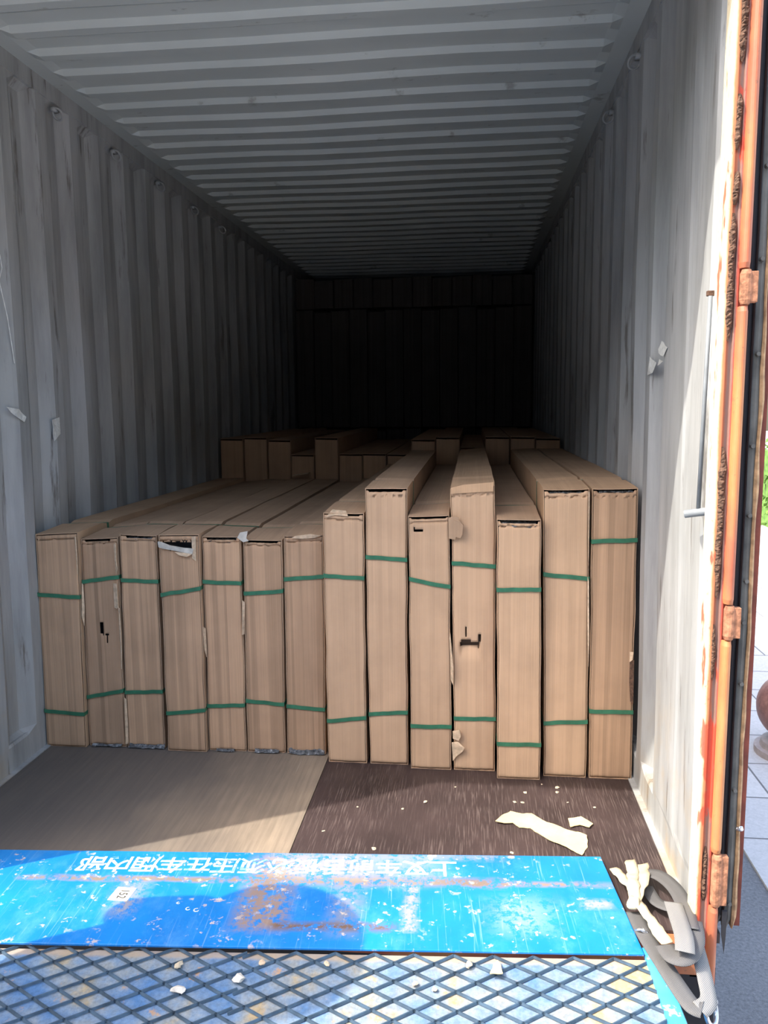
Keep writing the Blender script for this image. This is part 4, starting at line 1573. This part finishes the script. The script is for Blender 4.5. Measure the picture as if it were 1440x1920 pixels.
# ------------------------------------------------------------------ the person whose shadow falls on the ramp
def person():
    root = empty('person', (0.29, 1.36, -0.046))
    tag(root, 'person in a wide brimmed hat standing left of the ramp, only their shadow shows', 'person')
    root.rotation_euler = (0, 0, math.radians(-61))
    J = {'pel': (0, 0, 0.86), 'waist': (0, 0.01, 1.0), 'chest': (0, 0, 1.18), 'neck': (0, 0.01, 1.33), 'head0': (0, 0.02, 1.40), 'head1': (0, 0.03, 1.49), 'head2': (0, 0.025, 1.56),
         'shL': (-0.19, 0, 1.28), 'elL': (-0.27, 0.03, 1.02), 'wrL': (-0.24, 0.20, 0.93), 'haL': (-0.23, 0.27, 0.93),
         'shR': (0.19, 0, 1.28), 'elR': (0.29, 0.06, 1.06), 'wrR': (0.22, 0.24, 1.00), 'haR': (0.20, 0.30, 1.01),
         'hipL': (-0.09, 0, 0.82), 'knL': (-0.10, 0.02, 0.46), 'anL': (-0.11, 0, 0.09), 'toL': (-0.12, 0.14, 0.04),
         'hipR': (0.09, 0, 0.82), 'knR': (0.10, 0.02, 0.46), 'anR': (0.11, 0, 0.09), 'toR': (0.12, 0.14, 0.04)}
    Rr = {'pel': (.15, .11), 'waist': (.135, .10), 'chest': (.16, .11), 'neck': (.055, .055), 'head0': (.065, .075), 'head1': (.075, .09), 'head2': (.06, .07),
          'sh': (.065, .065), 'el': (.045, .045), 'wr': (.03, .03), 'ha': (.036, .022), 'hip': (.09, .09), 'kn': (.06, .06), 'an': (.04, .04), 'to': (.04, .03)}
    E_ = [('pel', 'waist'), ('waist', 'chest'), ('chest', 'neck'), ('neck', 'head0'), ('head0', 'head1'), ('head1', 'head2')]
    for s_ in 'LR':
        E_ += [('chest', 'sh' + s_), ('sh' + s_, 'el' + s_), ('el' + s_, 'wr' + s_), ('wr' + s_, 'ha' + s_), ('pel', 'hip' + s_), ('hip' + s_, 'kn' + s_), ('kn' + s_, 'an' + s_), ('an' + s_, 'to' + s_)]
        ha, wr = Vector(J['ha' + s_]), Vector(J['wr' + s_])
        d_ = (ha - wr).normalized()
        sd = Vector((1 if s_ == 'R' else -1, 0, 0))
        up_ = d_.cross(sd)
        for fi, (off, ln) in enumerate(((-0.028, 0.060), (-0.010, 0.072), (0.009, 0.068), (0.027, 0.052))):
            a_ = 'f%d%s' % (fi, s_)
            J[a_] = tuple(ha + up_ * off + d_ * (0.02 + ln * 0.5))
            J[a_ + 'b'] = tuple(ha + up_ * off + d_ * (0.02 + ln * 0.8) - sd * 0.022)
            Rr[a_[:2]] = (.009, .009)
            E_ += [('ha' + s_, a_), (a_, a_ + 'b')]
        J['t0' + s_] = tuple(wr + d_ * 0.03 + up_ * -0.045)
        Rr['t0'] = (.011, .011)
        E_ += [('ha' + s_, 't0' + s_)]
    names = list(J)
    me = bpy.data.meshes.new('body')
    me.from_pydata([J[n_] for n_ in names], [(names.index(a_), names.index(b_)) for a_, b_ in E_], [])
    o = link('body', me, simple('skin_tone', (0.50, 0.32, 0.23), 0.6), root)
    sk = o.modifiers.new('skin', 'SKIN')
    for i, n_ in enumerate(names):
        key = n_ if n_ in Rr else (n_[:-1] if n_[:-1] in Rr else n_[:2])
        r_ = Rr.get(key, (.009, .009))
        me.skin_vertices[0].data[i].radius = r_
        me.skin_vertices[0].data[i].use_root = (n_ == 'pel')
    sb = o.modifiers.new('sub', 'SUBSURF')
    sb.levels = sb.render_levels = 2
    # clothes that follow the body
    def cloth(name, pts, radii, mat, sx=1.0, sy=1.0):
        b = bmesh.new()
        tube(b, pts, 0.1, 20, cap=False, radii=radii)
        o2 = obj(name, b, mat, root, smooth=True)
        solid(o2, 0.004, 1)
        s2 = o2.modifiers.new('sub', 'SUBSURF')
        s2.levels = s2.render_levels = 1
        return o2
    shirt = simple('blue_work_shirt', (0.10, 0.14, 0.24), 0.9)
    trou = simple('dark_work_trousers', (0.06, 0.06, 0.07), 0.9)
    b = bmesh.new()
    for z_, rx, ry in ():
        pass
    rows = []
    for (z_, rx, ry) in ((0.70, .235, .17), (0.90, .235, .16), (1.02, .235, .155), (1.18, .245, .15), (1.30, .25, .14), (1.36, .225, .12), (1.385, .12, .09), (1.40, .07, .07)):
        rows.append([b.verts.new((rx * math.cos(t), ry * math.sin(t) + 0.005, z_)) for t in [2 * math.pi * k / 24 for k in range(24)]])
    for A_, B_ in zip(rows, rows[1:]):
        for k in range(24):
            b.faces.new((A_[k], A_[(k + 1) % 24], B_[(k + 1) % 24], B_[k]))
    o3 = obj('shirt', b, shirt, root, smooth=True)
    solid(o3, 0.004, 1)
    for s_ in 'LR':
        a_, b_, c_ = Vector(J['sh' + s_]), Vector(J['el' + s_]), Vector(J['wr' + s_])
        cloth('sleeve', [a_ + (a_ - b_) * 0.05, a_.lerp(b_, 0.4), b_, b_.lerp(c_, 0.5), b_.lerp(c_, 0.85)], [.085, .075, .062, .052, .046], shirt)
        a_, b_, c_ = Vector(J['hip' + s_]), Vector(J['kn' + s_]), Vector(J['an' + s_])
        cloth('trouser_leg', [a_ + Vector((0, 0, .06)), a_.lerp(b_, 0.5), b_, b_.lerp(c_, 0.5), b_.lerp(c_, 0.95)], [.115, .10, .08, .075, .07], trou)
        b = bmesh.new()
        bmesh.ops.create_uvsphere(b, u_segments=16, v_segments=10, radius=1)
        tp = (Vector(J['an' + s_]) + Vector(J['to' + s_])) / 2
        for v in b.verts:
            v.co = Vector((v.co.x * 0.05, v.co.y * 0.135 + 0.01, max(-0.05, v.co.z * 0.06))) + Vector((tp.x, tp.y, 0.05))
        obj('shoe', b, M['gasket'], root, smooth=True)
    # face
    fm = simple('face_dark', (0.08, 0.05, 0.04), 0.6)
    b = bmesh.new()
    for s_ in (-1, 1):
        bmesh.ops.create_uvsphere(b, u_segments=10, v_segments=6, radius=0.010, matrix=Matrix.Translation((s_ * 0.03, 0.108, 1.485)))
    obj('eyes', b, fm, root, smooth=True)
    b = bmesh.new()
    bmesh.ops.create_cone(b, cap_ends=True, segments=8, radius1=0.016, radius2=0.006, depth=0.045, matrix=Matrix.Translation((0, 0.120, 1.462)) @ Matrix.Rotation(-0.25, 4, 'X'))
    obj('nose', b, o.data.materials[0], root, smooth=True)
    b = bmesh.new()
    rows = []
    for (r_, z_) in ((0.245, 1.500), (0.18, 1.520), (0.105, 1.54), (0.10, 1.57), (0.094, 1.61), (0.07, 1.64), (0.02, 1.65)):
        rows.append([b.verts.new((r_ * math.cos(t), r_ * math.sin(t) * 1.02 + 0.02, z_ + 0.008 * math.sin(2 * t) * (r_ > 0.15))) for t in [2 * math.pi * k / 28 for k in range(28)]])
    for A_, B_ in zip(rows, rows[1:]):
        for k in range(28):
            b.faces.new((A_[k], A_[(k + 1) % 28], B_[(k + 1) % 28], B_[k]))
    b.faces.new(rows[-1])
    hat = obj('brimmed_hat', b, simple('straw_hat', (0.42, 0.34, 0.20), 0.9), root, smooth=True)
    solid(hat, 0.004, 1)


person()
stick = bmesh.new()
tube(stick, [(0.08, 1.505, 0.885), (0.19, 1.566, 0.885), (0.30, 1.627, 0.885), (0.43, 1.70, 0.885)], 0.006, 8)
so = obj('thin_stick', stick, M['gasket'])
tag(so, 'thin dark stick held by the person beside the ramp, seen only as a shadow', 'stick')
